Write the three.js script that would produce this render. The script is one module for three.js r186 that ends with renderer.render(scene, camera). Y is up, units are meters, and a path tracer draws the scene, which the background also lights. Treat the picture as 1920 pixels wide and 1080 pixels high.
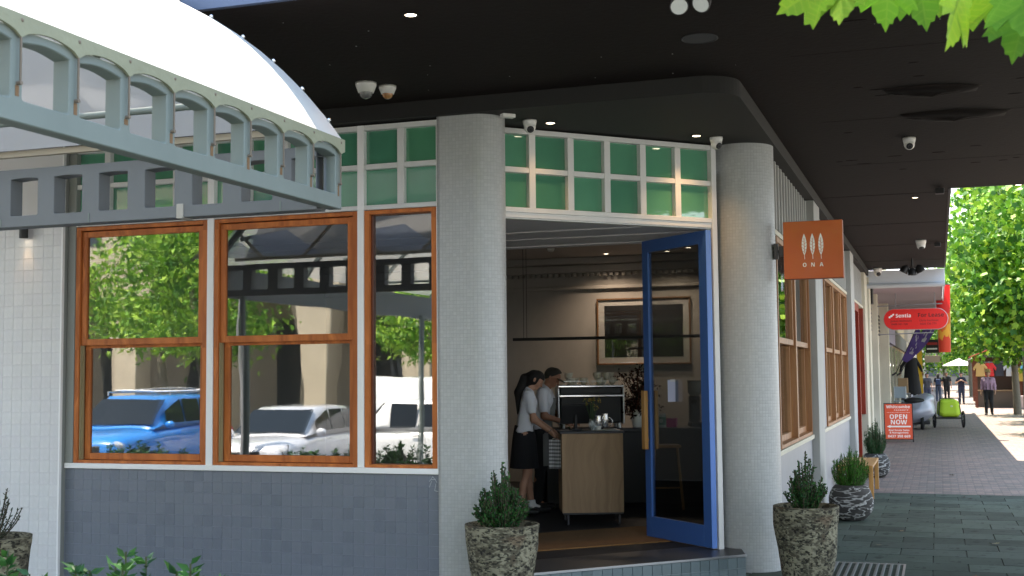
import * as THREE from 'three';
import { RoundedBoxGeometry } from 'three/addons/geometries/RoundedBoxGeometry.js';
import { mergeGeometries, mergeVertices } from 'three/addons/utils/BufferGeometryUtils.js';

// ---------------------------------------------------------------- camera, sky, sun, exposure
const scene = new THREE.Scene();
const camera = new THREE.PerspectiveCamera(26.32, 1920 / 1080, 0.1, 900);
camera.position.set(0, 1.73, 9);
camera.rotation.set(THREE.MathUtils.degToRad(4.117), THREE.MathUtils.degToRad(18.999), THREE.MathUtils.degToRad(-0.566), 'YXZ');
camera.focus = 12.2;
camera.userData.fStop = 5.6;

let seed = 20240611;
const rnd = () => { seed = (seed + 0x6d2b79f5) | 0; let t = Math.imul(seed ^ (seed >>> 15), 1 | seed); t = (t + Math.imul(t ^ (t >>> 7), 61 | t)) ^ t; return ((t ^ (t >>> 14)) >>> 0) / 4294967296; };
const rr = (a, b) => a + (b - a) * rnd();
const gauss = () => (rnd() + rnd() + rnd() + rnd() - 2) * 1.0;
const clamp = (x, a = 0, b = 1) => Math.min(b, Math.max(a, x));
const smooth = (a, b, x) => { const t = clamp((x - a) / (b - a)); return t * t * (3 - 2 * t); };
// periodic value noise
const HN = new Float32Array(65536); { let s = 99; for (let i = 0; i < 65536; i++) { s = (Math.imul(s, 1664525) + 1013904223) | 0; HN[i] = ((s >>> 8) & 0xffff) / 65535; } }
const hsh = (x, y, p, k) => HN[((((x % p) + p) % p) * 131 + (((y % p) + p) % p) * 7919 + k * 3571) & 65535];
function vnoise(x, y, p, k = 0) { const xi = Math.floor(x), yi = Math.floor(y); let fx = x - xi, fy = y - yi; fx = fx * fx * (3 - 2 * fx); fy = fy * fy * (3 - 2 * fy); const a = hsh(xi, yi, p, k), b = hsh(xi + 1, yi, p, k), c = hsh(xi, yi + 1, p, k), d = hsh(xi + 1, yi + 1, p, k); return a + (b - a) * fx + (c - a) * fy + (a - b - c + d) * fx * fy; }
function fbm(u, v, p, o = 4, k = 0) { let s = 0, a = 0.5, n = 0; for (let i = 0; i < o; i++) { s += a * vnoise(u * p, v * p, p, k + i); n += a; a *= 0.5; p *= 2; } return s / n; }

{ // daylight sky: pale horizon, blue above, scattered fair-weather cloud
  const W = 1024, H = 512, d = new Float32Array(W * H * 4);
  for (let j = 0; j < H; j++) for (let i = 0; i < W; i++) {
    const e = Math.max(0, Math.sin(((j + 0.5) / H - 0.5) * Math.PI)), u = i / W;
    const t = Math.pow(1 - e, 2.6);
    let r = 0.24 + 0.46 * t, g = 0.36 + 0.39 * t, b = 0.53 + 0.24 * t;
    const c = smooth(0.52, 0.74, fbm(u, (j / H) * 0.5, 8, 5, 3)) * smooth(0.03, 0.2, e) * 0.75;
    r += (1.0 - r) * c; g += (1.0 - g) * c; b += (1.02 - b) * c;
    const k = (j * W + i) * 4; d[k] = r; d[k + 1] = g; d[k + 2] = b; d[k + 3] = 1;
  }
  const sky = new THREE.DataTexture(d, W, H, THREE.RGBAFormat, THREE.FloatType);
  sky.mapping = THREE.EquirectangularReflectionMapping; sky.magFilter = THREE.LinearFilter; sky.needsUpdate = true;
  scene.background = sky; scene.environment = sky; scene.backgroundIntensity = 0.95; scene.environmentIntensity = 0.95;
}
const sun = new THREE.DirectionalLight(0xfff1dc, 4.8);
sun.position.set(-0.31 * 60, 60, -0.30 * 60); sun.target.position.set(0, 0, 0);
sun.castShadow = true; sun.shadow.mapSize.set(4096, 4096); sun.shadow.radius = 1.2;
Object.assign(sun.shadow.camera, { left: -60, right: 60, top: 110, bottom: -60, near: 1, far: 260 });
scene.add(sun, sun.target);
const renderer = new THREE.WebGLRenderer({ antialias: true });
renderer.toneMapping = THREE.LinearToneMapping;
renderer.toneMappingExposure = 4.8;
renderer.shadowMap.enabled = true;

// ---------------------------------------------------------------- helpers
const V3 = (x, y, z) => new THREE.Vector3(x, y, z);
const used = {};
const numbered = (n) => { const k = used[n] = (used[n] ?? -1) + 1; return k ? n + '_' + String(k).padStart(3, '0') : n; };
const lit = (o) => { o.castShadow = o.receiveShadow = true; return o; };
function tag(o, label, category, group) { o.userData.label = label; o.userData.category = category; if (group) o.userData.group = group; return o; }
function thing(name, label, category, [x, y, z] = [0, 0, 0], turn = 0, group) {
  const o = new THREE.Group(); o.name = numbered(name); scene.add(o); o.position.set(x, y, z); o.rotation.y = turn; return tag(o, label, category, group);
}
function part(name, geo, mat, parent, label) {
  const m = lit(new THREE.Mesh(Array.isArray(geo) ? merge(geo) : geo, mat)); m.name = parent ? name : numbered(name);
  if (label) m.userData.label = label; (parent || scene).add(m); return m;
}
function sub(name, parent) { const g = new THREE.Group(); g.name = name; parent.add(g); return g; }
function single(name, geo, mat, label, category, group) { return tag(part(name, geo, mat), label, category, group); }
function struct(name, geo, mat) { const m = part(name, geo, mat); m.userData.kind = 'structure'; return m; }
function merge(list) {
  const l = list.map((g) => { let q = g.index ? g.toNonIndexed() : g; if (!q.attributes.uv) q.setAttribute('uv', new THREE.BufferAttribute(new Float32Array(q.attributes.position.count * 2), 2)); if (!q.attributes.normal) q.computeVertexNormals(); for (const k of Object.keys(q.attributes)) if (!['position', 'normal', 'uv'].includes(k)) q.deleteAttribute(k); return q; });
  return l.length === 1 ? l[0] : mergeGeometries(l);
}
function uvBox(g, s = 1, ou = 0, ov = 0) { // metre-scaled box projection
  if (g.index) g = g.toNonIndexed();
  const p = g.attributes.position, n = p.count, uv = new Float32Array(n * 2), a = V3(), b = V3(), c = V3();
  for (let i = 0; i < n; i += 3) {
    a.fromBufferAttribute(p, i); b.fromBufferAttribute(p, i + 1); c.fromBufferAttribute(p, i + 2);
    const nn = b.clone().sub(a).cross(c.clone().sub(a)), x = Math.abs(nn.x), y = Math.abs(nn.y), z = Math.abs(nn.z);
    [a, b, c].forEach((q, k) => { const [u, v] = y > x && y > z ? [q.x, q.z] : x > z ? [q.z, q.y] : [q.x, q.y]; uv[(i + k) * 2] = u * s + ou; uv[(i + k) * 2 + 1] = v * s + ov; });
  }
  g.setAttribute('uv', new THREE.BufferAttribute(uv, 2)); return g;
}
// box by extents, edges rounded by r
function bx(x0, x1, y0, y1, z0, z1, r = 0) {
  const w = Math.abs(x1 - x0), h = Math.abs(y1 - y0), d = Math.abs(z1 - z0);
  const g = r > 0 ? new RoundedBoxGeometry(w, h, d, 1, Math.min(r, w * 0.45, h * 0.45, d * 0.45)) : new THREE.BoxGeometry(w, h, d);
  g.translate((x0 + x1) / 2, (y0 + y1) / 2, (z0 + z1) / 2); return uvBox(g);
}
// box in a frame: length along direction (yaw) from origin
function turned(g, yaw, x, y, z) { g.rotateY(yaw); g.translate(x, y, z); return g; }
function rod(a, b, r, seg = 8, r2 = r) {
  a = V3(...a); b = V3(...b); const d = b.clone().sub(a), g = new THREE.CylinderGeometry(r2, r, d.length(), seg, 1);
  g.applyQuaternion(new THREE.Quaternion().setFromUnitVectors(V3(0, 1, 0), d.normalize())); g.translate((a.x + b.x) / 2, (a.y + b.y) / 2, (a.z + b.z) / 2); return g;
}
function bar(a, b, w, h) { // square bar
  a = V3(...a); b = V3(...b); const L = a.distanceTo(b), g = new THREE.BoxGeometry(w, h, L); const m = new THREE.Matrix4().lookAt(a, b, V3(0, 1, 0)); g.applyMatrix4(m); g.translate((a.x + b.x) / 2, (a.y + b.y) / 2, (a.z + b.z) / 2); return g;
}
function lathe(pts, seg = 24, x = 0, y = 0, z = 0) { const g = new THREE.LatheGeometry(pts.map(([a, b]) => new THREE.Vector2(a, b)), seg); g.translate(x, y, z); return g; }
function ball(r, x, y, z, sx = 1, sy = 1, sz = 1, ws = 14, hs = 10) { const g = new THREE.SphereGeometry(r, ws, hs); g.scale(sx, sy, sz); g.translate(x, y, z); return g; }
function extrude(pts, depth, opt = {}) { const s = new THREE.Shape(pts.map(([a, b]) => new THREE.Vector2(a, b))); (opt.holes || []).forEach((h) => s.holes.push(new THREE.Path(h.map(([a, b]) => new THREE.Vector2(a, b))))); return new THREE.ExtrudeGeometry(s, { depth, bevelEnabled: !!opt.bevel, bevelSize: opt.bevel || 0, bevelThickness: opt.bevel || 0, bevelSegments: 1, curveSegments: 6 }); }
function quadGeo(list) { // list of [a,b,c,d] points
  const p = [], uv = []; for (const [a, b, c, d] of list) { p.push(...a, ...b, ...c, ...a, ...c, ...d); uv.push(0, 0, 1, 0, 1, 1, 0, 0, 1, 1, 0, 1); }
  const g = new THREE.BufferGeometry(); g.setAttribute('position', new THREE.Float32BufferAttribute(p, 3)); g.setAttribute('uv', new THREE.Float32BufferAttribute(uv, 2)); g.computeVertexNormals(); return g;
}
// surface nets: mesh of the zero set of f
function nets(f, lo, hi, cell) {
  const nx = Math.ceil((hi[0] - lo[0]) / cell) + 1, ny = Math.ceil((hi[1] - lo[1]) / cell) + 1, nz = Math.ceil((hi[2] - lo[2]) / cell) + 1;
  const F = new Float32Array(nx * ny * nz), at = (i, j, k) => i + nx * (j + ny * k);
  for (let k = 0; k < nz; k++) for (let j = 0; j < ny; j++) for (let i = 0; i < nx; i++) F[at(i, j, k)] = f(lo[0] + i * cell, lo[1] + j * cell, lo[2] + k * cell);
  const id = new Int32Array(nx * ny * nz).fill(-1), P = [], I = [];
  const E = [[0, 0, 0, 1, 0, 0], [0, 1, 0, 1, 1, 0], [0, 0, 1, 1, 0, 1], [0, 1, 1, 1, 1, 1], [0, 0, 0, 0, 1, 0], [1, 0, 0, 1, 1, 0], [0, 0, 1, 0, 1, 1], [1, 0, 1, 1, 1, 1], [0, 0, 0, 0, 0, 1], [1, 0, 0, 1, 0, 1], [0, 1, 0, 0, 1, 1], [1, 1, 0, 1, 1, 1]];
  for (let k = 0; k < nz - 1; k++) for (let j = 0; j < ny - 1; j++) for (let i = 0; i < nx - 1; i++) {
    let n = 0, x = 0, y = 0, z = 0;
    for (const e of E) { const a = F[at(i + e[0], j + e[1], k + e[2])], b = F[at(i + e[3], j + e[4], k + e[5])]; if ((a < 0) !== (b < 0)) { const t = a / (a - b); x += e[0] + t * (e[3] - e[0]); y += e[1] + t * (e[4] - e[1]); z += e[2] + t * (e[5] - e[2]); n++; } }
    if (n) { id[at(i, j, k)] = P.length / 3; P.push(lo[0] + (i + x / n) * cell, lo[1] + (j + y / n) * cell, lo[2] + (k + z / n) * cell); }
  }
  const quad = (a, b, c, d, s) => { if (a < 0 || b < 0 || c < 0 || d < 0) return; s ? I.push(a, b, c, a, c, d) : I.push(a, c, b, a, d, c); };
  for (let k = 1; k < nz - 1; k++) for (let j = 1; j < ny - 1; j++) for (let i = 1; i < nx - 1; i++) {
    const s = F[at(i, j, k)] < 0;
    if (s !== F[at(i + 1, j, k)] < 0) quad(id[at(i, j - 1, k - 1)], id[at(i, j, k - 1)], id[at(i, j, k)], id[at(i, j - 1, k)], s);
    if (s !== F[at(i, j + 1, k)] < 0) quad(id[at(i - 1, j, k - 1)], id[at(i - 1, j, k)], id[at(i, j, k)], id[at(i, j, k - 1)], s);
    if (s !== F[at(i, j, k + 1)] < 0) quad(id[at(i - 1, j - 1, k)], id[at(i, j - 1, k)], id[at(i, j, k)], id[at(i - 1, j, k)], s);
  }
  const g = new THREE.BufferGeometry(); g.setAttribute('position', new THREE.Float32BufferAttribute(P, 3)); g.setIndex(I); g.computeVertexNormals(); return g;
}
// ---------------------------------------------------------------- textures and materials
const enc = (x) => { x = clamp(x); return 255 * (x <= 0.0031308 ? 12.92 * x : 1.055 * Math.pow(x, 1 / 2.4) - 0.055); };
function tex(w, h, fn, srgb = true, rep = 1) {
  const d = new Uint8Array(w * h * 4);
  for (let j = 0; j < h; j++) for (let i = 0; i < w; i++) { const c = fn(i / w, j / h, i, j), k = (j * w + i) * 4; if (srgb) { d[k] = enc(c[0]); d[k + 1] = enc(c[1]); d[k + 2] = enc(c[2]); } else d[k] = d[k + 1] = d[k + 2] = clamp(c) * 255; d[k + 3] = 255; }
  const t = new THREE.DataTexture(d, w, h); t.wrapS = t.wrapT = THREE.RepeatWrapping; t.magFilter = THREE.LinearFilter; t.minFilter = THREE.LinearMipmapLinearFilter; t.generateMipmaps = true; if (srgb) t.colorSpace = THREE.SRGBColorSpace; t.repeat.set(rep, rep); t.needsUpdate = true; return t;
}
const C = (r, g, b) => new THREE.Color().setRGB(r, g, b);
const std = (r, g, b, rough = 0.7, o = {}) => new THREE.MeshStandardMaterial({ color: C(r, g, b), roughness: rough, ...o });
const phys = (r, g, b, rough, o = {}) => new THREE.MeshPhysicalMaterial({ color: C(r, g, b), roughness: rough, ...o });
// general dirt / paint unevenness, 2 m repeat
const grime = tex(512, 512, (u, v) => { const a = 0.80 + 0.2 * fbm(u, v, 4, 6, 1), b = 0.92 + 0.08 * fbm(u, v * 0.5, 32, 3, 7); const c = a * b; return [c, c, c]; }, true, 0.5);
const fineBump = tex(256, 256, (u, v) => fbm(u, v, 16, 4, 11), false, 2);
const speck = tex(512, 512, (u, v) => { const n = fbm(u, v, 64, 2, 21), m = fbm(u, v, 6, 5, 31); const c = 0.78 + 0.22 * m - (n > 0.74 ? 0.18 : 0); return [c, c * 0.995, c * 0.985]; }, true, 0.7);
const waveT = tex(256, 256, (u, v) => fbm(u, v, 3, 2, 401), false, 0.7);
const timberTex = (base, dark, k) => tex(256, 512, (u, v) => { const g = fbm(u + 0.15 * fbm(u, v, 3, 3, k), v * 0.06, 24, 4, k + 2), l = fbm(u, v, 2, 4, k + 5); const t = clamp(g * 1.5 - 0.3) * 0.8 + 0.2 * l; return base.map((b, i) => dark[i] + (b - dark[i]) * t); });
const cedarT = timberTex([0.68, 0.222, 0.055], [0.34, 0.092, 0.022], 40), cedarP = timberTex([0.44, 0.22, 0.085], [0.22, 0.085, 0.03], 44), oakT = timberTex([0.36, 0.235, 0.125], [0.23, 0.14, 0.07], 60), honeyT = timberTex([0.62, 0.34, 0.10], [0.36, 0.16, 0.04], 70);
const M = {
  cedar: new THREE.MeshPhysicalMaterial({ map: cedarT, roughness: 0.55, bumpMap: fineBump, bumpScale: 0.0006, specularIntensity: 0.6 }),
  cedarPale: new THREE.MeshPhysicalMaterial({ map: cedarP, roughness: 0.45 }),
  cedarDark: std(0.14, 0.035, 0.014, 0.5),
  oak: new THREE.MeshStandardMaterial({ map: oakT, roughness: 0.6 }),
  honey: new THREE.MeshPhysicalMaterial({ map: honeyT, roughness: 0.4, clearcoat: 0.3, clearcoatRoughness: 0.3 }),
  white: std(0.80, 0.795, 0.78, 0.45, { map: grime }), pier: std(0.46, 0.46, 0.44, 0.7, { map: grime }), cream: std(0.66, 0.62, 0.49, 0.55, { map: grime }), trim: std(0.88, 0.87, 0.86, 0.35),
  greyTrim: std(0.27, 0.28, 0.26, 0.5),
  grout: std(0.66, 0.65, 0.66, 0.9), groutDark: std(0.26, 0.285, 0.33, 0.9), groutStep: std(0.30, 0.34, 0.35, 0.9),
  soffit: new THREE.MeshPhysicalMaterial({ color: C(0.0165, 0.0118, 0.0106), roughness: 0.75, specularIntensity: 0.35, map: grime, bumpMap: fineBump, bumpScale: 0.0015 }),
  bulk: std(0.014, 0.0135, 0.0125, 0.75, { map: grime }), fascia: std(0.075, 0.11, 0.20, 0.5, { map: grime }),
  black: std(0.012, 0.012, 0.013, 0.5), blackMatte: std(0.010, 0.010, 0.011, 0.9), darkGrey: std(0.05, 0.05, 0.055, 0.6), grey: std(0.25, 0.25, 0.26, 0.6), chrome: std(0.75, 0.75, 0.76, 0.18, { metalness: 1 }), steel: std(0.45, 0.46, 0.47, 0.35, { metalness: 0.9 }),
  plaster: std(0.55, 0.52, 0.48, 0.85, { map: grime }), ceilingPaint: std(0.50, 0.46, 0.43, 0.85), floorDark: std(0.012, 0.012, 0.013, 0.7), mat: std(0.20, 0.10, 0.03, 0.95, { map: speck }),
  blue: phys(0.045, 0.13, 0.40, 0.35, { clearcoat: 0.4, clearcoatRoughness: 0.3 }), blueLite: phys(0.09, 0.21, 0.58, 0.35),
  glass: phys(0.66, 0.68, 0.68, 0.0, { transmission: 1, thickness: 0, ior: 2.7, bumpMap: waveT, bumpScale: 0.0011 }),
  doorGlass: phys(0.60, 0.62, 0.62, 0.0, { transmission: 1, thickness: 0, ior: 1.7 }),
  greenPane: phys(0.10, 0.33, 0.18, 0.02, { ior: 1.9, clearcoat: 1, clearcoatRoughness: 0.01 }),
  greenSpandrel: phys(0.06, 0.2, 0.11, 0.03, { ior: 1.8 }),
  steelPaint: new THREE.MeshPhysicalMaterial({ color: C(0.175, 0.215, 0.205), roughness: 0.5, map: grime, bumpMap: fineBump, bumpScale: 0.0004 }),
  steelDark: std(0.145, 0.162, 0.178, 0.55, { map: grime }),
  whitePlastic: phys(0.78, 0.77, 0.73, 0.35), render: std(0.50, 0.48, 0.44, 0.8, { map: grime }),
  lamp: new THREE.MeshStandardMaterial({ color: C(0.9, 0.85, 0.75), emissive: C(1, 0.84, 0.6), emissiveIntensity: 2.2 }),
  skin: std(0.48, 0.26, 0.17, 0.55), skinDeep: std(0.33, 0.16, 0.095, 0.55), hair: std(0.010, 0.008, 0.007, 0.8), shirt: std(0.72, 0.73, 0.78, 0.85), cloth: std(0.014, 0.014, 0.017, 0.9),
};
const mosaicT = (() => { const n = 16, P = 512, tone = (i, j) => 0.90 + 0.10 * HN[(i * 37 + j * 101) & 65535]; return { c: tex(P, P, (u, v) => { const a = u * n, b = v * n, fx = a % 1, fy = b % 1, t = tone(a | 0, b | 0); if (fx < 0.085 || fy < 0.085) return [0.36, 0.367, 0.362]; const k = t * (0.90 + 0.10 * fbm(u, v, 64, 2, 5)); return [0.485 * k, 0.492 * k, 0.485 * k]; }), b: tex(P, P, (u, v) => { const fx = (u * n) % 1, fy = (v * n) % 1; return smooth(0.02, 0.16, Math.min(fx, fy)) * (0.7 + 0.3 * tone((u * n) | 0, (v * n) | 0)); }, false) }; })();
M.mosaic = new THREE.MeshPhysicalMaterial({ map: mosaicT.c, bumpMap: mosaicT.b, bumpScale: 0.0014, roughness: 0.38, clearcoat: 0.15, clearcoatRoughness: 0.3 });
const tileMats = (r, g, b, n = 5, rough = 0.3, v = 0.06) => Array.from({ length: n }, () => { const k = 1 + rr(-v, v); return phys(r * k, g * k * (1 + rr(-0.01, 0.01)), b * k, rough + rr(-0.06, 0.06), { map: grime, clearcoat: 0.2, clearcoatRoughness: 0.25 }); });
// one ceramic tile with a chamfered front, front face towards +z, centred
function tileGeo(w, h, d = 0.006, c = 0.0018) {
  const a = [[-w / 2, -h / 2, 0], [w / 2, -h / 2, 0], [w / 2, h / 2, 0], [-w / 2, h / 2, 0]], f = [[-w / 2 + c, -h / 2 + c, d], [w / 2 - c, -h / 2 + c, d], [w / 2 - c, h / 2 - c, d], [-w / 2 + c, h / 2 - c, d]];
  return quadGeo([[f[0], f[1], f[2], f[3]], [a[0], a[1], f[1], f[0]], [a[1], a[2], f[2], f[1]], [a[2], a[3], f[3], f[2]], [a[3], a[0], f[0], f[3]]]);
}
// a field of tiles as parts of `parent`, the rest past `max` joined as stuff; yaw turns +z to the facing direction
function tileField(parent, name, list, w, h, mats, yaw, max = 300, d = 0.006) {
  const g = tileGeo(w, h, d), rest = []; list.forEach(([x, y, z], i) => {
    if (i < max) { const m = lit(new THREE.Mesh(g, mats[(rnd() * mats.length) | 0])); m.name = name; m.position.set(x, y, z); m.rotation.set(rr(-0.004, 0.004), yaw + rr(-0.004, 0.004), 0, 'YXZ'); parent.add(m); }
    else { const q = g.clone(); q.rotateY(yaw); q.translate(x, y, z); rest.push(q); }
  });
  if (rest.length) { const m = part(name, rest, mats[0], parent); m.userData.kind = 'stuff'; }
}
// ---------------------------------------------------------------- ground and pavements
const paveT = tex(512, 512, (u, v) => { // herringbone-free brick bond, 1.84 m repeat: 8 bricks wide, 16 courses
  const row = Math.floor(v * 16), fu = (u * 8 + (row % 2) * 0.5) % 8, fx = fu % 1, fy = (v * 16) % 1, t = HN[(row * 57 + (fu | 0) * 211) & 65535], k = 0.80 * (0.66 + 0.6 * t) * (0.8 + 0.3 * fbm(u, v, 24, 4, 9));
  if (fx < 0.05 || fy < 0.09) return [0.10, 0.085, 0.08]; return t > 0.55 ? [0.275 * k, 0.195 * k, 0.168 * k] : [0.25 * k, 0.20 * k, 0.18 * k];
}, true);
const paveB = tex(256, 256, (u, v) => { const row = Math.floor(v * 16), fx = (u * 8 + (row % 2) * 0.5) % 1, fy = (v * 16) % 1; return smooth(0.02, 0.12, Math.min(fx, fy * 0.6)); }, false);
const scaleUV = (g, s) => { const u = g.attributes.uv; for (let i = 0; i < u.array.length; i++) u.array[i] *= s; return g; };
// footworn stone: gum spots, drips and pale scuffs, 1.7 m repeat
const stains = tex(512, 512, (u, v) => { const a = fbm(u, v, 5, 5, 301), g = fbm(u, v, 28, 2, 311), w = fbm(u, v, 12, 3, 321); let k = 0.62 + 0.55 * a; if (g > 0.78) k *= 0.55; k += 0.35 * smooth(0.66, 0.8, w); return [k, k, k * 0.98]; }, true, 0.6);
struct('ground', uvBox(bx(-300, 300, -0.62, -0.5, -400, 300)), std(0.16, 0.15, 0.13, 0.95, { map: speck }));
// side-street footpath of brown clay pavers, running away beside the building
struct('footpath', scaleUV(bx(-1.6, 7, -0.5, -0.002, -320, -9.75), 1 / 1.84), new THREE.MeshStandardMaterial({ map: paveT, bumpMap: paveB, bumpScale: 0.003, roughness: 0.8 }));
struct('far_lane_paving', bx(7, 60, -0.5, -0.03, -320, -4), std(0.30, 0.285, 0.26, 0.9, { map: speck }));
// corner plaza bed under charcoal slabs
const plaza = struct('pavement', bx(-14, 9, -0.5, -0.012, -9.75, 9.6), std(0.07, 0.072, 0.07, 0.95, { map: speck }));
{
  const mats = Array.from({ length: 9 }, () => { const k = rr(0.68, 1.22); return phys(0.068 * k, 0.090 * k * rr(0.97, 1.03), 0.076 * k, 0.85, { map: stains, bumpMap: fineBump, bumpScale: 0.0012, specularIntensity: 0.3 }); });
  const gs = [0, 1, 2].map((i) => uvBox(new RoundedBoxGeometry(0.592, 0.04, 0.442, 1, 0.005), 1, i * 0.37, i * 0.61)), big = [];
  let n = 0;
  for (let r = 0; r < 40; r++) for (let c = 0; c < 40; c++) {
    const z = -9.53 + r * 0.45, x = -13.6 + c * 0.6 + (r % 2) * 0.3; if (x > 8.8 || z > 9.2) continue;
    if (x + z < -3.0 && x < -1.9 || (z < -0.15 && x < -3.2) || (x < -1.45 && z < -2.6)) continue;
    const near = x > -2.2 && x < 3 && z < 0.3;
    if (near && n < 300) { n++; const m = lit(new THREE.Mesh(gs[(rnd() * 3) | 0], mats[(rnd() * 9) | 0])); m.name = 'paver'; m.position.set(x, -0.021 + rr(-0.0015, 0.0015), z); m.rotation.set(rr(-0.002, 0.002), 0, rr(-0.002, 0.002)); plaza.add(m); }
    else { const q = gs[0].clone(); q.translate(x, -0.021, z); big.push(q); }
  }
  const m = part('paver', big, phys(0.07, 0.082, 0.075, 0.85, { map: speck, specularIntensity: 0.3 }), plaza); m.userData.kind = 'stuff';
}
// street in front (seen mirrored in the windows): kerb, asphalt with bay lines, far footpath
struct('kerb', bx(-60, 40, -0.5, 0.0, 9.6, 9.8, 0.01), std(0.38, 0.37, 0.35, 0.85, { map: speck }));
struct('road', bx(-80, 60, -0.6, -0.30, 9.8, 21.5), std(0.13, 0.13, 0.135, 0.95, { map: speck }));
struct('bay_marking', Array.from({ length: 14 }, (_, i) => bx(-30 + i * 2.95, -29.9 + i * 2.95, -0.31, -0.296, 11.2, 16.6)), std(0.75, 0.75, 0.72, 0.8));
struct('far_footpath', bx(-80, 60, -0.5, -0.14, 21.5, 29, 0.01), std(0.36, 0.34, 0.31, 0.9, { map: speck }));

// ---------------------------------------------------------------- the corner cafe building
const cafe = thing('corner_cafe', 'grey tiled corner cafe with timber windows, round columns and black awning', 'building');
const cp = (name, geo, mat, label) => part(name, geo, mat, cafe, label);
const YF = 0.2; // shop floor
{ // left white tiled wall, proud of the windows
  const w = cp('white_wall', [bx(-14, -7.27, -0.2, 3.93, -0.25, 0.070)], M.grout, 'wall of square white tiles');
  const list = []; for (let r = 0; r < 30; r++) for (let c = 0; c < 18; c++) list.push([-7.258 - 0.052 - c * 0.1045, 0.05 + r * 0.1045, 0.070]);
  list.sort((a, b) => b[0] - a[0]); tileField(w, 'tile', list, 0.1025, 0.1025, tileMats(0.78, 0.765, 0.77, 8, 0.35, 0.03), 0, 300, 0.0025);
  cp('corner_trim', bx(-7.268, -7.252, -0.2, 3.93, 0.05, 0.081, 0.002), M.trim, 'white metal edge strip of the tiled wall');
  cp('wall_return', bx(-7.27, -7.256, -0.2, 3.93, -0.1, 0.049), M.greyTrim);
}
{ // dado of slate blue tiles below the windows
  const w = cp('dado_wall', bx(-7.255, -3.712, -0.2, 0.972, -0.25, -0.0025), M.groutDark, 'dado of slate blue tiles');
  const list = []; for (let r = 0; r < 11; r++) for (let c = 0; c < 38; c++) list.push([-3.714 - 0.0465 - c * 0.093, 0.972 - 0.0465 - r * 0.093, -0.0025]);
  list.sort((a, b) => b[1] - a[1]); tileField(w, 'tile', list, 0.0912, 0.0912, tileMats(0.185, 0.205, 0.248, 9, 0.3, 0.012), 0, 300, 0.0025);
  cp('graffiti_scratch', [[-3.80, 0.915, -3.77, 0.955], [-3.77, 0.955, -3.735, 0.91], [-3.785, 0.93, -3.745, 0.935], [-3.78, 0.92, -3.80, 0.87], [-3.745, 0.90, -3.755, 0.845], [-3.755, 0.845, -3.725, 0.84]].map(([a, b, c, d]) => rod([a, b, 0.0015], [c, d, 0.0015], 0.0022, 4)), std(0.55, 0.57, 0.6, 0.9));
}
// shop-front framing
cp('sill', bx(-7.250, -3.712, 0.972, 1.017, -0.20, 0.024, 0.004), M.trim);
for (const [a, b] of [[-7.254, -7.172], [-5.828, -5.765], [-4.420, -4.362], [-3.727, -3.706]]) cp('mullion', bx(a, b, 1.017, 3.785, -0.14, 0.010, 0.003), a < -7.2 ? M.greyTrim : M.trim);
// sash window: frame, upper sash in front, lower sash behind, panes
function sashWindow(parent, x0, x1, y0, y1, kind) {
  const g = sub('sash_window', parent), f = 0.046, W = M.cedar;
  part('frame', [bx(x0 + 0.002, x0 + f, y0, y1 - 0.002, -0.13, 0.003, 0.004), bx(x1 - f, x1 - 0.002, y0, y1 - 0.002, -0.13, 0.003, 0.004), bx(x0 + f, x1 - f, y1 - 0.036, y1 - 0.002, -0.13, 0.002, 0.004), bx(x0 + f, x1 - f, y0, y0 + 0.026, -0.13, 0.006, 0.004)], W, g);
  if (kind === 'fixed') {
    part('glazing_bead', [bx(x0 + f, x0 + f + 0.012, y0 + 0.026, y1 - 0.036, -0.1, -0.03), bx(x1 - f - 0.012, x1 - f, y0 + 0.026, y1 - 0.036, -0.1, -0.03)], M.cedarDark, g);
    part('pane', bx(x0 + f, x1 - f, y0 + 0.026, y1 - 0.036, -0.062, -0.06), M.glass, g); return g;
  }
  const ym = y0 + (y1 - y0) * 0.508, a = x0 + f + 0.004, b = x1 - f - 0.004, s = 0.052, gap = 0.008;
  const sash = (name, ya, yb, z, bot, inset) => part(name, [bx(a + inset, a + inset + s, ya, yb, z - 0.036, z, 0.005), bx(b - s - inset * 0.2, b - inset * 0.2, ya, yb, z - 0.036, z, 0.005), bx(a + inset + s, b - s - inset * 0.2, yb - s, yb, z - 0.036, z - 0.001, 0.004), bx(a + inset + s, b - s - inset * 0.2, ya, ya + bot, z - 0.036, z - 0.001, 0.004)], W, g);
  sash('upper_sash', ym - 0.03, y1 - 0.036 - gap, -0.020, 0.056, 0);
  sash('lower_sash', y0 + 0.028, ym - 0.002, -0.062, 0.056, 0.018);
  part('parting_bead', [bx(a, a + 0.008, y0 + 0.028, ym - 0.03, -0.04, -0.012), bx(a + 0.008, a + 0.017, y0 + 0.028, ym - 0.03, -0.055, -0.03)], std(0.33, 0.27, 0.15, 0.6), g);
  part('pane', bx(a + s, b - s, ym + 0.026, y1 - 0.036 - gap - s, -0.041, -0.039), M.glass, g);
  part('pane', bx(a + s + 0.018, b - s, y0 + 0.084, ym - 0.05, -0.083, -0.081), M.glass, g);
  return g;
}
sashWindow(cafe, -7.172, -5.828, 1.017, 3.087); sashWindow(cafe, -5.765, -4.420, 1.017, 3.087); sashWindow(cafe, -4.362, -3.727, 1.017, 3.087, 'fixed');
const greens = [[0.115, 0.36, 0.22], [0.10, 0.33, 0.20], [0.125, 0.385, 0.235], [0.11, 0.345, 0.195], [0.09, 0.30, 0.185]].map((c) => phys(...c, 0.03, { ior: 1.9, clearcoat: 1, clearcoatRoughness: 0.01, map: grime, bumpMap: fineBump, bumpScale: 0.0002 })), GP = () => greens[(rnd() * greens.length) | 0];
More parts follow.
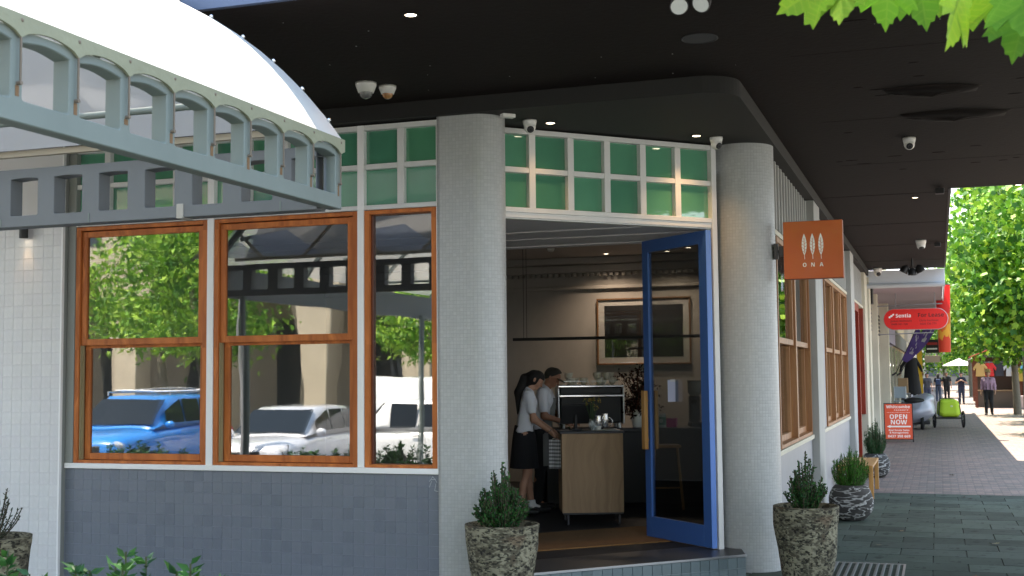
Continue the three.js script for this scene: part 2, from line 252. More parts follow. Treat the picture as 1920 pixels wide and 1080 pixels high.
{ // white gridded transom with green panes over the windows
  const g = sub('transom_window', cafe), xs = []; for (let k = 0; k <= 10; k++) xs.push(-7.205 + k * 0.352);
  part('rail', [bx(-7.172, -3.727, 3.089, 3.127, -0.12, 0.006, 0.003), bx(-7.172, -3.727, 3.742, 3.785, -0.12, 0.006, 0.003)], M.white, g);
  for (let k = 0; k < 10; k++) { const a = k ? xs[k] + 0.031 : -7.172, b = k < 9 ? xs[k + 1] - 0.031 : -3.727; if (k && k !== 4 && k !== 8) part('glazing_bar', bx(xs[k] - 0.030, xs[k] + 0.030, 3.1275, 3.7415, -0.10, 0.003, 0.003), M.white, g); part('glazing_bar', bx(a, b, 3.421, 3.464, -0.10, 0.000, 0.003), M.white, g); part('pane', bx(a - 0.01, b + 0.01, 3.11, 3.44, -0.052, -0.046), GP(), g); part('pane', bx(a - 0.01, b + 0.01, 3.445, 3.76, -0.052, -0.046), GP(), g); }
}
// columns: mosaic-clad
function prismUV(pts, y0, y1) { // vertical skin following a plan outline, uv in 0.46 m repeats (16 tiles of 28 mm)
  const p = [], uv = []; let s = 0;
  for (let i = 0; i < pts.length - 1; i++) { const [ax, az] = pts[i], [bX, bz] = pts[i + 1], L = Math.hypot(bX - ax, bz - az); p.push(ax, y0, az, bX, y0, bz, bX, y1, bz, ax, y0, az, bX, y1, bz, ax, y1, az); const u0 = s / 0.46, u1 = (s + L) / 0.46, v0 = y0 / 0.46, v1 = y1 / 0.46; uv.push(u0, v0, u1, v0, u1, v1, u0, v0, u1, v1, u0, v1); s += L; }
  const g = new THREE.BufferGeometry(); g.setAttribute('position', new THREE.Float32BufferAttribute(p, 3)); g.setAttribute('uv', new THREE.Float32BufferAttribute(uv, 2)); return g;
}
function smoothCol(pts, y0, y1) { let g = prismUV(pts, y0, y1); g = mergeVertices(g, 1e-4); g.computeVertexNormals(); return g; }
{
  const pts = [[-3.711, -0.30], [-3.711, 0.028]]; for (let i = 0; i <= 26; i++) { const t = Math.PI / 2 - (i / 26) * Math.PI * 0.98; pts.push([-3.43 + 0.21 * Math.cos(t), -0.18 + 0.21 * Math.sin(t)]); } pts.push([-3.5, -0.45]);
  const dense = [pts[0], pts[1]]; for (let k = 1; k < 8; k++) dense.push([-3.711 + (0.281 * k) / 8, 0.030]); dense.push(...pts.slice(2));
  cp('column', smoothCol(dense, -0.2, 3.80), M.mosaic, 'rounded mosaic column left of the doorway');
  const c = []; for (let i = 0; i <= 56; i++) { const t = -i / 56 * Math.PI * 2 + 3.6; c.push([-1.64 + 0.284 * Math.cos(t), -2.28 + 0.284 * Math.sin(t)]); }
  cp('column', smoothCol(c, -0.2, 3.80), M.mosaic, 'round mosaic column right of the doorway');
}
// chamfered entrance: frame along x + z = -3.808
const CH = (x, off = 0) => [x + off * Math.SQRT1_2, -3.808 - x + off * Math.SQRT1_2]; // off: towards the street
const chBox = (xa, xb, y0, y1, o0, o1, r = 0.003) => { const L = (xb - xa) * Math.SQRT2, g = bx(-L / 2, L / 2, y0, y1, o0, o1, r), [cx, cz] = CH((xa + xb) / 2); return turned(g, Math.PI / 4, cx, 0, cz); };
{
  const g = sub('transom_window', cafe), bars = [-3.140, -2.8815, -2.629, -2.374, -2.1195];
  part('rail', [chBox(-3.40, -1.872, 3.742, 3.785, -0.10, 0.006), chBox(-3.40, -1.872, 3.084, 3.125, -0.10, 0.010)], M.white, g);
  part('lintel', [chBox(-3.40, -1.872, 3.040, 3.0835, -0.12, 0.002), chBox(-3.40, -1.872, 3.030, 3.040, -0.11, -0.012)], M.white, g);
  const e = [-3.40, ...bars, -1.872];
  for (const b of bars) part('glazing_bar', chBox(b - 0.021, b + 0.021, 3.1255, 3.7415, -0.09, 0.004), M.white, g);
  for (let k = 0; k < 6; k++) { const a = e[k] + (k ? 0.0215 : 0), b = e[k + 1] - (k < 5 ? 0.0215 : 0); part('glazing_bar', chBox(a, b, 3.417, 3.462, -0.09, 0.001), M.white, g); part('pane', chBox(a - 0.006, b + 0.006, 3.11, 3.44, -0.056, -0.050, 0), GP(), g); part('pane', chBox(a - 0.006, b + 0.006, 3.45, 3.76, -0.056, -0.050, 0), GP(), g); }
  cp('door_jamb', [chBox(-1.871, -1.834, YF, 3.785, -0.12, 0.012), chBox(-1.895, -1.8715, YF, 3.03, -0.13, -0.03)], M.white);
}
{ // entrance step: dark threshold, tiled riser, metal nosing
  const L0 = -3.50, L1 = -1.60, A = CH(L0, -0.25), B = CH(L1, -0.25), Cc = [L1 + 0.0, -3.28 - L1], D = [L0 + 0.27, -3.28 - L0 - 0.27];
  const s = extrude([[A[0], -A[1]], [B[0], -B[1]], [Cc[0], -Cc[1]], [D[0], -D[1]]].reverse(), 0.38); s.rotateX(-Math.PI / 2); s.translate(0, -0.185, 0);
  const step = cp('entrance_step', uvBox(s), M.groutStep, 'step of dark threshold and grey blue tiles');
  const th = extrude([[A[0], -A[1]], [B[0], -B[1]], [Cc[0], -Cc[1]], [D[0], -D[1]]].reverse(), 0.006); th.rotateX(-Math.PI / 2); th.translate(0, 0.1955, 0); part('threshold', uvBox(th), std(0.030, 0.033, 0.037, 0.4), step);
  const n = Math.SQRT1_2, mats = tileMats(0.155, 0.195, 0.205, 5, 0.3, 0.10), list = [];
  for (let c = 0; c < 24; c++) for (let r = 0; r < 3; r++) { const d = 0.047 + c * 0.094, x = Cc[0] - d * n, z = Cc[1] + d * n; list.push([x + 0.001, 0.183 - 0.046 - r * 0.094, z + 0.001]); }
  tileField(step, 'tile', list, 0.0905, 0.0905, mats, Math.PI / 4);
  part('nosing', turned(bx(-1.145, 1.145, 0.184, 0.2035, -0.006, 0.010, 0.002), Math.PI / 4, Cc[0] - 1.135 * n, 0, Cc[1] + 1.135 * n), M.steel, step);
}
{ // open blue door: leaf from the hinge inwards
  const hx = -1.905, hz = -1.905, dx = -0.742 / 1.02, dz = -0.70 / 1.02, yaw = Math.atan2(-dz, dx), W = 1.02, y0 = 0.212, y1 = 3.018, s = 0.112;
  const d = sub('entrance_door', cafe); d.position.set(hx, 0, hz); d.rotation.y = yaw; d.userData.label = 'tall glazed door with bright blue frame, standing open';
  part('door_frame', [bx(0, s, y0, y1, -0.024, 0.024, 0.004), bx(W - s * 0.85, W, y0, y1, -0.024, 0.024, 0.004), bx(s, W - s * 0.85, y1 - 0.115, y1, -0.024, 0.023, 0.003), bx(s, W - s * 0.85, y0, y0 + 0.19, -0.024, 0.023, 0.003)], M.blue, d);
  part('pane', bx(s - 0.006, W - s * 0.85 + 0.006, y0 + 0.18, y1 - 0.11, -0.004, 0.003), M.doorGlass, d);
  part('hinge_edge', bx(-0.012, -0.001, y0, y1, -0.028, 0.028, 0.003), M.blueLite, d);
  for (const z of [0.060, -0.060]) { const g = [bx(W - 0.085, W - 0.030, 1.03, 1.585, z - 0.022, z + 0.022, 0.006)]; for (const y of [1.12, 1.49]) g.push(rod([W - 0.058, y, 0], [W - 0.058, y, z], 0.011)); part('handle', g, M.honey, d); }
}
// right wing along the footpath (x = -1.43)
const XR = -1.43;
{
  const Wl = tileMats(0.36, 0.36, 0.38, 4, 0.5, 0.03);
  const seg = (z0, z1) => cp('low_wall', bx(-1.65, XR, -0.2, 0.968, z1, z0), Wl[0]);
  seg(-2.4, -5.98); seg(-6.75, -12.45); seg(-13.3, -14.3);
  cp('sill', bx(-1.60, XR + 0.030, 0.9685, 1.016, -5.98, -2.5, 0.004), M.cream); cp('sill', bx(-1.60, XR + 0.030, 0.9685, 1.016, -12.45, -6.75, 0.004), M.cream);
  for (const [z0, z1] of [[-6.0, -6.74], [-12.46, -13.3]]) cp('pier', [bx(-1.70, XR + 0.088, -0.2, 3.80, z1, z0, 0.004)], M.pier);
  cp('pier', bx(-1.70, XR + 0.06, -0.2, 3.80, -18.1, -17.2, 0.004), M.cream);
  const win = (z0, z1, n) => { // joined timber sashes
    const w = (z0 - z1) / n;
    for (let k = 0; k < n; k++) {
      const a = z0 - k * w, b = a - w, g = sub('sash_window', cafe), t = 0.05;
      part('frame', [bx(-1.56, XR + 0.012, 1.018, 3.05, a - t, a - 0.002, 0.004), bx(-1.56, XR + 0.012, 1.018, 3.05, b + 0.002, b + t, 0.004), bx(-1.56, XR + 0.011, 3.0, 3.05, b + t, a - t, 0.004), bx(-1.56, XR + 0.014, 1.018, 1.055, b + t, a - t, 0.004)], M.cedarPale, g);
      part('upper_sash', [bx(-1.49, XR - 0.012, 2.03, 3.0, a - t - 0.055, a - t, 0.004), bx(-1.49, XR - 0.012, 2.03, 3.0, b + t, b + t + 0.055, 0.004), bx(-1.49, XR - 0.013, 2.03, 2.09, b + t + 0.055, a - t - 0.055, 0.004)], M.cedarPale, g);
      part('lower_sash', [bx(-1.54, XR - 0.055, 1.055, 2.03, a - t - 0.055, a - t, 0.004), bx(-1.54, XR - 0.055, 1.055, 2.03, b + t, b + t + 0.055, 0.004), bx(-1.54, XR - 0.056, 1.055, 1.12, b + t + 0.055, a - t - 0.055, 0.004)], M.cedarPale, g);
      part('pane', bx(-1.474, -1.472, 2.08, 3.0, b + t + 0.05, a - t - 0.05), M.glass, g); part('pane', bx(-1.522, -1.520, 1.11, 2.03, b + t + 0.05, a - t - 0.05), M.glass, g);
    }
  };
  win(-2.9, -5.98, 2); win(-8.15, -12.45, 3);
  cp('low_wall', bx(-1.65, XR - 0.01, 0.968, 3.05, -8.15, -6.74), Wl[1]);
  cp('head_band', bx(-1.60, XR + 0.02, 3.052, 3.10, -17.2, -2.5, 0.004), M.cream);
  const lv = cp('louvre_band', bx(-1.62, XR - 0.02, 3.1005, 3.80, -17.2, -2.5), M.pier); // ribbed cladding between the pier heads
  for (let k = 0; k < 60; k++) { const z = -2.75 - k * 0.24; part('batten', bx(XR - 0.02, XR + 0.008, 3.12, 3.78, z - 0.03, z + 0.03, 0.004), M.pier, lv); }
  // timber side door bay
  cp('low_wall', bx(-1.75, -1.60, -0.2, 0.968, -17.2, -14.3), std(0.30, 0.12, 0.075, 0.85, { map: paveT }), 'red brick dado');
  const sd = sub('side_door', cafe); part('door_frame', [bx(-1.60, XR + 0.02, 0.0, 3.05, -14.42, -14.30, 0.004), bx(-1.60, XR + 0.02, 0.0, 3.05, -15.62, -15.50, 0.004), bx(-1.60, XR + 0.018, 2.9, 3.05, -15.5, -14.42, 0.004), bx(-1.60, XR + 0.018, 0.9, 3.05, -17.2, -17.1, 0.004)], std(0.50, 0.13, 0.022, 0.5, { map: cedarT }), sd);
  part('door_leaf', [bx(-1.58, -1.53, 0.02, 2.9, -15.5, -15.0, 0.004), bx(-1.58, -1.53, 0.02, 2.9, -15.0, -14.42, 0.004)], std(0.55, 0.15, 0.03, 0.5, { map: cedarT }), sd); part('pane', bx(-1.52, -1.518, 1.0, 2.9, -17.1, -15.62), M.glass, sd);
}
// bulkhead and awning
{
  const pts = [[-14, 0.085]]; pts.push([-1.62, 0.085]); for (let i = 0; i <= 10; i++) { const t = Math.PI / 2 - (i / 10) * Math.PI / 2; pts.push([-1.62 + 0.285 * Math.cos(t), -0.20 + 0.285 * Math.sin(t)]); } pts.push([-1.335, -18.2], [-2.2, -18.2], [-2.2, -2.7], [-14, -2.7]);
  const g = extrude(pts.map(([a, b]) => [a, -b]).reverse(), 0.128); g.rotateX(-Math.PI / 2); g.translate(0, 3.801, 0); cp('bulkhead', uvBox(g), M.bulk, 'dropped black bulkhead under the awning');
  // awning slab: wide over the corner, narrow along the side street
  const aw = extrude([[-14, -2.76], [3.6, -2.76], [3.6, 6.5], [0.19, 6.5], [0.19, 18.35], [-2.2, 18.35], [-2.2, 0.3], [-14, 0.3]], 0.36); aw.rotateX(-Math.PI / 2); aw.translate(0, 3.93, 0); cp('awning', uvBox(aw), M.soffit, 'wide street awning with black painted soffit');
  cp('fascia', [bx(-14, 3.64, 3.925, 4.33, 2.761, 2.80, 0.004), bx(3.601, 3.64, 3.925, 4.33, -6.5, 2.76, 0.004)], M.fascia, 'slate blue awning fascia'); cp('fascia', [bx(0.2, 3.6, 3.925, 4.33, -6.54, -6.501), bx(0.191, 0.22, 3.925, 4.33, -18.35, -6.545)], M.black);
  // rainwater blisters and patched joints of the old soffit boards
  const bl = []; for (const [x, z, L, w] of [[0.02, -1.0, 0.36, 0.14], [0.20, -2.05, 0.44, 0.17]]) { const b = new THREE.SphereGeometry(1, 24, 10); const p = b.attributes.position; for (let i = 0; i < p.count; i++) { const n = fbm(p.getX(i) * 0.3 + 0.5, p.getZ(i) * 0.3 + 0.5, 8, 3, 17); p.setXYZ(i, p.getX(i) * L * (0.7 + 0.6 * n), p.getY(i) * 0.045 * (0.3 + 1.4 * n), p.getZ(i) * w * (0.6 + 0.8 * n)); } b.rotateY(0.12); b.translate(x, 3.932, z); b.computeVertexNormals(); bl.push(b); }
  cp('soffit_blister', bl, M.soffit);
  const dents = []; for (let i = 0; i < 46; i++) { const x = rr(-0.9, 2.3), z = rr(-5, 2.2), g2 = new THREE.SphereGeometry(1, 10, 6); g2.scale(rr(0.03, 0.09), 0.006, rr(0.012, 0.03)); g2.translate(x, 3.931, z); dents.push(g2); } cp('soffit_dent', dents, M.soffit);
  for (let k = 0; k < 3; k++) cp('soffit_seam', bx(-0.9, 3.5, 3.9285, 3.9315, 0.4 - k * 2.4, 0.403 - k * 2.4), M.soffit); for (let k = 0; k < 11; k += 3) cp('soffit_seam', bx(-1.3, 0.18, 3.9265, 3.9315, -6.8 - k * 1.05, -6.797 - k * 1.05), M.soffit);
  const specks = []; for (let i = 0; i < 26; i++) { const x = rr(-4, 1.5), z = rr(0.2, 2.6); specks.push(ball(rr(0.003, 0.007), x, 3.929, z, 1, 0.4, 1, 5, 4)); } cp('paint_speck', specks, std(0.35, 0.35, 0.33, 0.9));
}
// upper storey and roof (above the frame, they shade the street)
cp('upper_wall', [bx(-14, -1.6, 4.30, 6.6, -0.35, -0.05), bx(-1.9, -1.6, 4.30, 6.6, -18.2, -0.36)], M.render);
cp('roof', bx(-14, -1.6, 6.1, 6.25, -18.2, -0.36), M.grey);
// ---------------------------------------------------------------- cafe interior
const plan = (y, h) => { const g = extrude([[-9, 0.26], [-3.78, 0.26], [-1.66, 2.38], [-1.66, 8.3], [-9, 8.3]].reverse(), h); g.rotateX(-Math.PI / 2); g.translate(0, y, 0); return uvBox(g); };
cp('shop_floor', plan(0, YF - 0.004), M.floorDark);
cp('back_wall', bx(-9, -1.66, YF, 3.44, -8.42, -8.2), M.plaster); cp('partition_wall', bx(-9.1, -9, YF, 3.44, -8.4, -0.26), M.plaster);
cp('ceiling', plan(3.44, 0.12), M.ceilingPaint);
{ // plaster cornice on the back wall, dentils, and a dropped beam behind the doorway
  const c = cp('cornice', [bx(-9, -1.66, 3.34, 3.439, -8.2, -8.02, 0.02), bx(-9, -1.66, 3.22, 3.335, -8.2, -8.1, 0.02), bx(-9, -1.66, 2.98, 3.03, -8.2, -8.14, 0.01)], M.plaster);
  for (let i = 0; i < 60; i++) part('dentil', bx(-7.2 + i * 0.09, -7.155 + i * 0.09, 3.17, 3.215, -8.2, -8.11), M.plaster, c);
  const lc = extrude([[-9, 0.30], [-3.80, 0.30], [-1.66, 2.44], [-1.66, 3.2], [-9, 3.2]].reverse(), 0.36); lc.rotateX(-Math.PI / 2); lc.translate(0, 3.078, 0); cp('lowered_ceiling', [uvBox(lc), bx(-9, -1.66, 3.062, 3.077, -3.2, -3.05, 0.004), bx(-9, -1.66, 3.066, 3.077, -2.5, -2.42, 0.004), bx(-9, -2.3, 3.066, 3.077, -1.9, -1.84, 0.004)], std(0.82, 0.80, 0.82, 0.7));
  cp('partition_wall', bx(-9, -3.74, 3.3, 3.439, -0.34, -0.26), M.plaster);
}
// ---------------------------------------------------------------- lights, cameras and fittings under the awning
function downlight(x, y, z, label, power = 1.2) {
  const t = thing('downlight', label, 'ceiling light', [x, y, z], 0, 'recessed downlights');
  part('trim_ring', lathe([[0.036, 0.0], [0.05, -0.001], [0.052, -0.005], [0.047, -0.008], [0.037, -0.006], [0.036, 0.0]], 28), M.blackMatte, t);
  part('lamp_face', lathe([[0, -0.0035], [0.0355, -0.0035], [0.0355, -0.001], [0, -0.001]], 24), M.lamp, t);
  const l = new THREE.SpotLight(0xffc98a, power * 0.8, 9, 0.95, 0.9, 2); l.position.set(x, y - 0.02, z); l.target.position.set(x, 0, z); l.castShadow = true; l.shadow.radius = 3; scene.add(l, l.target);
}
downlight(-2.957, 3.93, 2.252, 'lit downlight in the black awning nearest the arched canopy', 0.6);
downlight(-2.933, 3.80, -0.525, 'lit downlight over the entrance beside the left column', 0.3);
downlight(-1.914, 3.80, -1.512, 'lit downlight over the entrance beside the right column', 0.9);
downlight(-0.202, 3.93, -7.198, 'lit downlight in the footpath awning past the ONA sign');
downlight(0.968, 3.93, -6.566, 'lit downlight at the awning corner beside the street trees');
function turret(x, y, z, yaw, label, s = 1, tilt = 0.55) { // dome security camera: base, ball body, lens face
  const t = thing('security_camera', label, 'security camera', [x, y, z], yaw, 'dome security cameras'); t.scale.setScalar(s);
  part('mount_base', lathe([[0.001, 0], [0.056, 0], [0.057, -0.012], [0.053, -0.032], [0.047, -0.055], [0.001, -0.055]], 28), M.whitePlastic, t);
  part('eyeball', ball(0.047, 0, -0.062, 0, 1, 1, 1, 24, 16), M.whitePlastic, t);
  const dir = V3(0, -Math.sin(tilt), Math.cos(tilt)), q = new THREE.Quaternion().setFromUnitVectors(V3(0, 0, 1), dir);
  const disc = (r0, r1, d, m, n) => { const g = new THREE.CylinderGeometry(r1, r0, 0.006, 24); g.rotateX(Math.PI / 2); g.translate(0, 0, d); g.applyQuaternion(q); g.translate(0, -0.062, 0); part(n, g, m, t); };
  disc(0.029, 0.028, 0.040, M.black, 'lens_ring'); disc(0.021, 0.020, 0.0445, M.darkGrey, 'lens_hood'); disc(0.010, 0.009, 0.049, M.black, 'lens');
}
turret(-3.058, 3.80, -0.362, 0.5, 'white dome camera beside the left column above the entrance');
turret(-1.766, 3.80, -1.648, 0.9, 'white dome camera touching the head of the right column');
turret(-0.185, 3.93, -3.025, 0.1, 'white dome camera on the footpath awning, right of the ONA sign', 1.05);
turret(-0.198, 3.93, -12.49, 0.2, 'cream dome camera far along the footpath awning', 1.5, 1.0);
turret(-1.13, 3.93, -17.9, 0.4, 'small white camera at the far end of the awning, by the wall', 1.6);
function domeCam(x, z, label, m, r) { const t = thing('security_camera', label, 'security camera', [x, 3.93, z], 0, 'dome security cameras'); part('housing', lathe([[0.001, 0], [r, 0], [r * 0.98, -0.02], [r * 0.72, -r * 0.95], [0.001, -r * 0.95]], 30), M.whitePlastic, t); part('dome', ball(r * 0.62, 0, -r * 0.95, 0, 1, 0.95, 1, 22, 14), m, t); }
domeCam(-3.968, 0.779, 'white housing camera with clear dome, left of a touching pair', phys(0.5, 0.5, 0.5, 0.05, { transmission: 0.7, thickness: 0, ior: 1.5 }), 0.080);
domeCam(-3.86, 0.63, 'white housing camera with amber dome, right of a touching pair', phys(0.42, 0.20, 0.06, 0.08, { clearcoat: 1 }), 0.066);
{ const t = thing('ceiling_speaker', 'flush round grey speaker in the black awning', 'speaker', [-1.404, 3.93, 1.097]); part('grille', lathe([[0, -0.006], [0.10, -0.006], [0.108, -0.004], [0.11, 0]], 36), std(0.05, 0.05, 0.055, 0.8), t); part('rim', lathe([[0.11, 0], [0.118, -0.001], [0.12, -0.006], [0.112, -0.008], [0.11, -0.004]], 36), M.darkGrey, t); }
{ const t = thing('floodlight', 'twin head floodlight hanging from the awning at the top edge', 'floodlight', [-1.27, 3.93, 2.12]); part('mount_plate', lathe([[0, 0], [0.06, 0], [0.055, -0.03], [0, -0.03]], 20), M.darkGrey, t); for (const s of [-1, 1]) { const g = lathe([[0.02, -0.05], [0.042, -0.03], [0.055, 0.03], [0.05, 0.036]], 22); g.rotateX(Math.PI * 0.74); g.rotateZ(-s * 0.35); g.translate(s * 0.07, -0.075, 0.0); part('lamp_head', g, M.darkGrey, t); const f = new THREE.CylinderGeometry(0.048, 0.048, 0.006, 22); f.translate(0, 0.032, 0); f.rotateX(Math.PI * 0.74); f.rotateZ(-s * 0.35); f.translate(s * 0.07, -0.075, 0); part('lens', f, phys(0.7, 0.72, 0.72, 0.15, { clearcoat: 1 }), t); } }
single('exit_sensor', turned(bx(-0.055, 0.055, 3.772, 3.801, -0.03, 0.03, 0.004), 0.78, -3.149, 0, -0.085), M.whitePlastic, 'small white rectangular sensor above the left column', 'sensor');
for (const [x, z, l] of [[0.088, -6.38, 'small black box under the awning edge near a downlight'], [0.061, -12.87, 'small black box under the far awning edge beside the cream camera']]) { const t = thing('speaker_box', l, 'speaker', [x, 3.93, z], 0); part('cabinet', bx(-0.05, 0.05, -0.085, -0.02, -0.06, 0.06, 0.008), M.black, t); part('bracket', bx(-0.012, 0.012, -0.022, 0, -0.02, 0.02), M.darkGrey, t); }
{ const t = thing('heater_lamp', 'dark spotlight cluster under the far footpath awning', 'spotlight', [-0.408, 3.93, -15.95]); part('stem', rod([0, 0, 0], [0, -0.16, 0], 0.02), M.black, t); for (const s of [-1, 0, 1]) { const g = lathe([[0.02, 0.07], [0.07, 0.03], [0.085, -0.08], [0.07, -0.08], [0.03, 0.0]], 16); g.rotateZ(0.5 * s); g.translate(s * 0.13, -0.24 + Math.abs(s) * 0.05, 0); part('lamp_head', g, M.black, t); } }
{ // black cylinder down-light on the white wall
  const t = thing('wall_light', 'short black cylinder light on the white tiled wall', 'wall light', [-7.635, 3.05, 0.13]); part('cylinder_body', lathe([[0, 0.05], [0.036, 0.05], [0.038, 0.045], [0.038, -0.05], [0.033, -0.05], [0.033, -0.03], [0, -0.03]], 24), M.black, t); part('wall_arm', bx(-0.012, 0.15, 0.045, 0.06, -0.06, 0.0, 0.003), M.black, t); part('lamp_face', lathe([[0, -0.042], [0.032, -0.042], [0.032, -0.036], [0, -0.036]], 18), M.lamp, t);
  const l = new THREE.SpotLight(0xffd2a0, 0.05, 6, 0.6, 0.9, 2); l.position.set(-7.635, 2.995, 0.13); l.target.position.set(-7.635, 0, 0.11); l.castShadow = true; scene.add(l, l.target);
}
{ // square projecting sign with three feathers
  const t = thing('projecting_sign', 'square burnt orange sign with three white feathers and ONA lettering', 'sign', [-1.013, 2.828, -2.2]);
  const cv = document.createElement('canvas'); cv.width = cv.height = 512; const c = cv.getContext('2d'); c.fillStyle = '#c8581c'; c.fillRect(0, 0, 512, 512);
  c.fillStyle = '#fbf6f0'; c.strokeStyle = '#fbf6f0';
  for (const [x, w] of [[180, 1], [252, 1.0], [325, 1]]) { // feather: vane with split barbs, quill below
    c.beginPath(); c.moveTo(x, 108); c.bezierCurveTo(x + 26 * w, 165, x + 30 * w, 235, x + 8, 290); c.lineTo(x + 4, 300); c.lineTo(x - 4, 300); c.bezierCurveTo(x - 32 * w, 240, x - 26 * w, 165, x, 108); c.fill();
    c.lineWidth = 5; c.beginPath(); c.moveTo(x, 290); c.lineTo(x + 2, 340); c.stroke();
    c.strokeStyle = '#c8581c'; c.lineWidth = 4; c.beginPath(); c.moveTo(x, 150); c.lineTo(x + 1, 285); c.stroke(); c.lineWidth = 2.5; for (let k = 0; k < 7; k++) { c.beginPath(); c.moveTo(x, 185 + k * 15); c.lineTo(x + (k % 2 ? 24 : -24), 172 + k * 15); c.stroke(); } c.strokeStyle = '#fbf6f0';
  }
  c.font = 'bold 50px sans-serif'; c.textAlign = 'center'; for (const [ch, x] of [['O', 180], ['N', 252], ['A', 327]]) c.fillText(ch, x, 408);
  const m = new THREE.CanvasTexture(cv); m.colorSpace = THREE.SRGBColorSpace; const face = new THREE.MeshPhysicalMaterial({ map: m, roughness: 0.4, clearcoat: 0.3 });
  part('sign_box', bx(-0.258, 0.258, -0.258, 0.258, -0.045, 0.045, 0.004), std(0.36, 0.075, 0.018, 0.45), t); const f = new THREE.PlaneGeometry(0.508, 0.508); f.translate(0, 0, 0.0475); part('sign_face', f, face, t); const f2 = f.clone(); f2.rotateY(Math.PI); part('sign_face', f2, face, t);
  part('bracket_arm', [bx(-0.40, -0.258, -0.012, 0.012, -0.012, 0.012, 0.002), bx(-0.30, -0.257, -0.045, 0.045, -0.03, 0.03, 0.003)], M.darkGrey, t); const pl = bx(-0.345, -0.31, -0.07, 0.07, -0.035, 0.035, 0.003); part('wall_plate', pl, M.darkGrey, t);
}
// ---------------------------------------------------------------- planters
const pitAt = (u, v) => smooth(0.60, 0.70, fbm(u, v, 74, 2, 101)), crust = (u, v) => fbm(u, v, 18, 5, 81) * 0.55 + fbm(u, v, 60, 2, 91) * 0.45;
const lichenT = tex(1024, 512, (u, v) => { // lava-stone glaze: olive buff crust full of small pits, a few rusty runs
  const w = smooth(0.36, 0.64, crust(u, v)), g2 = fbm(u, v * 0.5, 7, 3, 121), rust = smooth(0.60, 0.72, fbm(u, v * 0.4, 9, 3, 111));
  let c = [0.075 + 0.165 * w, 0.066 + 0.155 * w, 0.046 + 0.112 * w]; c = [c[0] * (0.75 + 0.5 * g2), c[1] * (0.75 + 0.5 * g2), c[2] * (0.7 + 0.5 * g2)]; const R = [0.105, 0.055, 0.03]; c = c.map((x, i) => x + (R[i] - x) * rust * 0.6);
  return c.map((x) => x * (1 - 0.8 * pitAt(u, v)));
});
const lichenB = tex(1024, 512, (u, v) => clamp(0.25 + 0.6 * smooth(0.36, 0.64, crust(u, v)) - 0.5 * pitAt(u, v)), false);
const lichen = new THREE.MeshStandardMaterial({ map: lichenT, bumpMap: lichenB, bumpScale: 0.009, roughness: 0.92 });
const webT = tex(512, 512, (u, v) => { const a = Math.abs(fbm(u + 0.1 * fbm(u, v, 6, 2, 7), v, 9, 4, 141) - 0.5), w = smooth(0.06, 0.015, a) * (0.5 + fbm(u, v, 14, 2, 5)); const k = 0.035 + 0.03 * fbm(u, v, 20, 3, 151); return [k + 0.36 * w, k * 0.95 + 0.36 * w, k * 0.9 + 0.35 * w]; });
const web = new THREE.MeshStandardMaterial({ map: webT, roughness: 0.85, bumpMap: webT, bumpScale: 0.008 });
const soil = std(0.028, 0.02, 0.014, 1);
function wobble(g, amp, k) { const p = g.attributes.position; for (let i = 0; i < p.count; i++) { const x = p.getX(i), y = p.getY(i), z = p.getZ(i), r = Math.hypot(x, z); if (r < 0.02) continue; const th = Math.atan2(z, x) / (2 * Math.PI) + 0.5, n = (fbm(th, y * 0.8 + 0.1, 6, 4, k) - 0.5) * amp; p.setX(i, x * (1 + n / r)); p.setZ(i, z * (1 + n / r)); } g.computeVertexNormals(); return g; }
function tallPot(t, h, r, k) { const pts = [[0.001, 0], [r * 0.60, 0], [r * 0.66, 0.03]]; for (let i = 1; i <= 14; i++) { const s = i / 14; pts.push([r * (0.66 + 0.36 * Math.pow(s, 0.62) - 0.02 * s * s), 0.03 + (h - 0.04) * s]); } pts.push([r * 1.0, h], [r * 0.95, h + 0.004], [r * 0.89, h - 0.015], [r * 0.86, h - 0.09]); part('pot', wobble(lathe(pts, 48), 0.035, k), lichen, t); part('soil', lathe([[0, h - 0.075], [r * 0.5, h - 0.078], [r * 0.875, h - 0.085]], 24), soil, t); }
function roundPot(t, h, R, k) { const pts = [[0.001, 0], [R * 0.55, 0]]; for (let i = 1; i <= 16; i++) { const a = -0.98 + (i / 16) * 1.78; pts.push([R * Math.cos(a), h * 0.5 + h * 0.6 * Math.sin(a)]); } pts.push([R * 0.60, h * 0.94], [R * 0.56, h * 0.85]); part('pot', wobble(lathe(pts, 44), 0.03, k), web, t); part('soil', lathe([[0, h * 0.87], [R * 0.58, h * 0.85]], 20), soil, t); }
function leafGeo(L, W, fold = 0.25) { const p = [[0, 0, 0], [W * 0.5, L * 0.38, fold * W], [0, L * 0.5, 0], [-W * 0.5, L * 0.38, fold * W], [0, L, -L * 0.08]]; const g = new THREE.BufferGeometry(); g.setAttribute('position', new THREE.Float32BufferAttribute(p.flat(), 3)); g.setIndex([0, 1, 2, 0, 2, 3, 1, 4, 2, 2, 4, 3]); g.computeVertexNormals(); return g; }
const leafMat = (r, g, b, t = 0.4, ro = 0.55) => new THREE.MeshPhysicalMaterial({ color: C(r, g, b), roughness: ro, transmission: t, thickness: 0, ior: 1.35, specularIntensity: 0.45, side: THREE.DoubleSide });
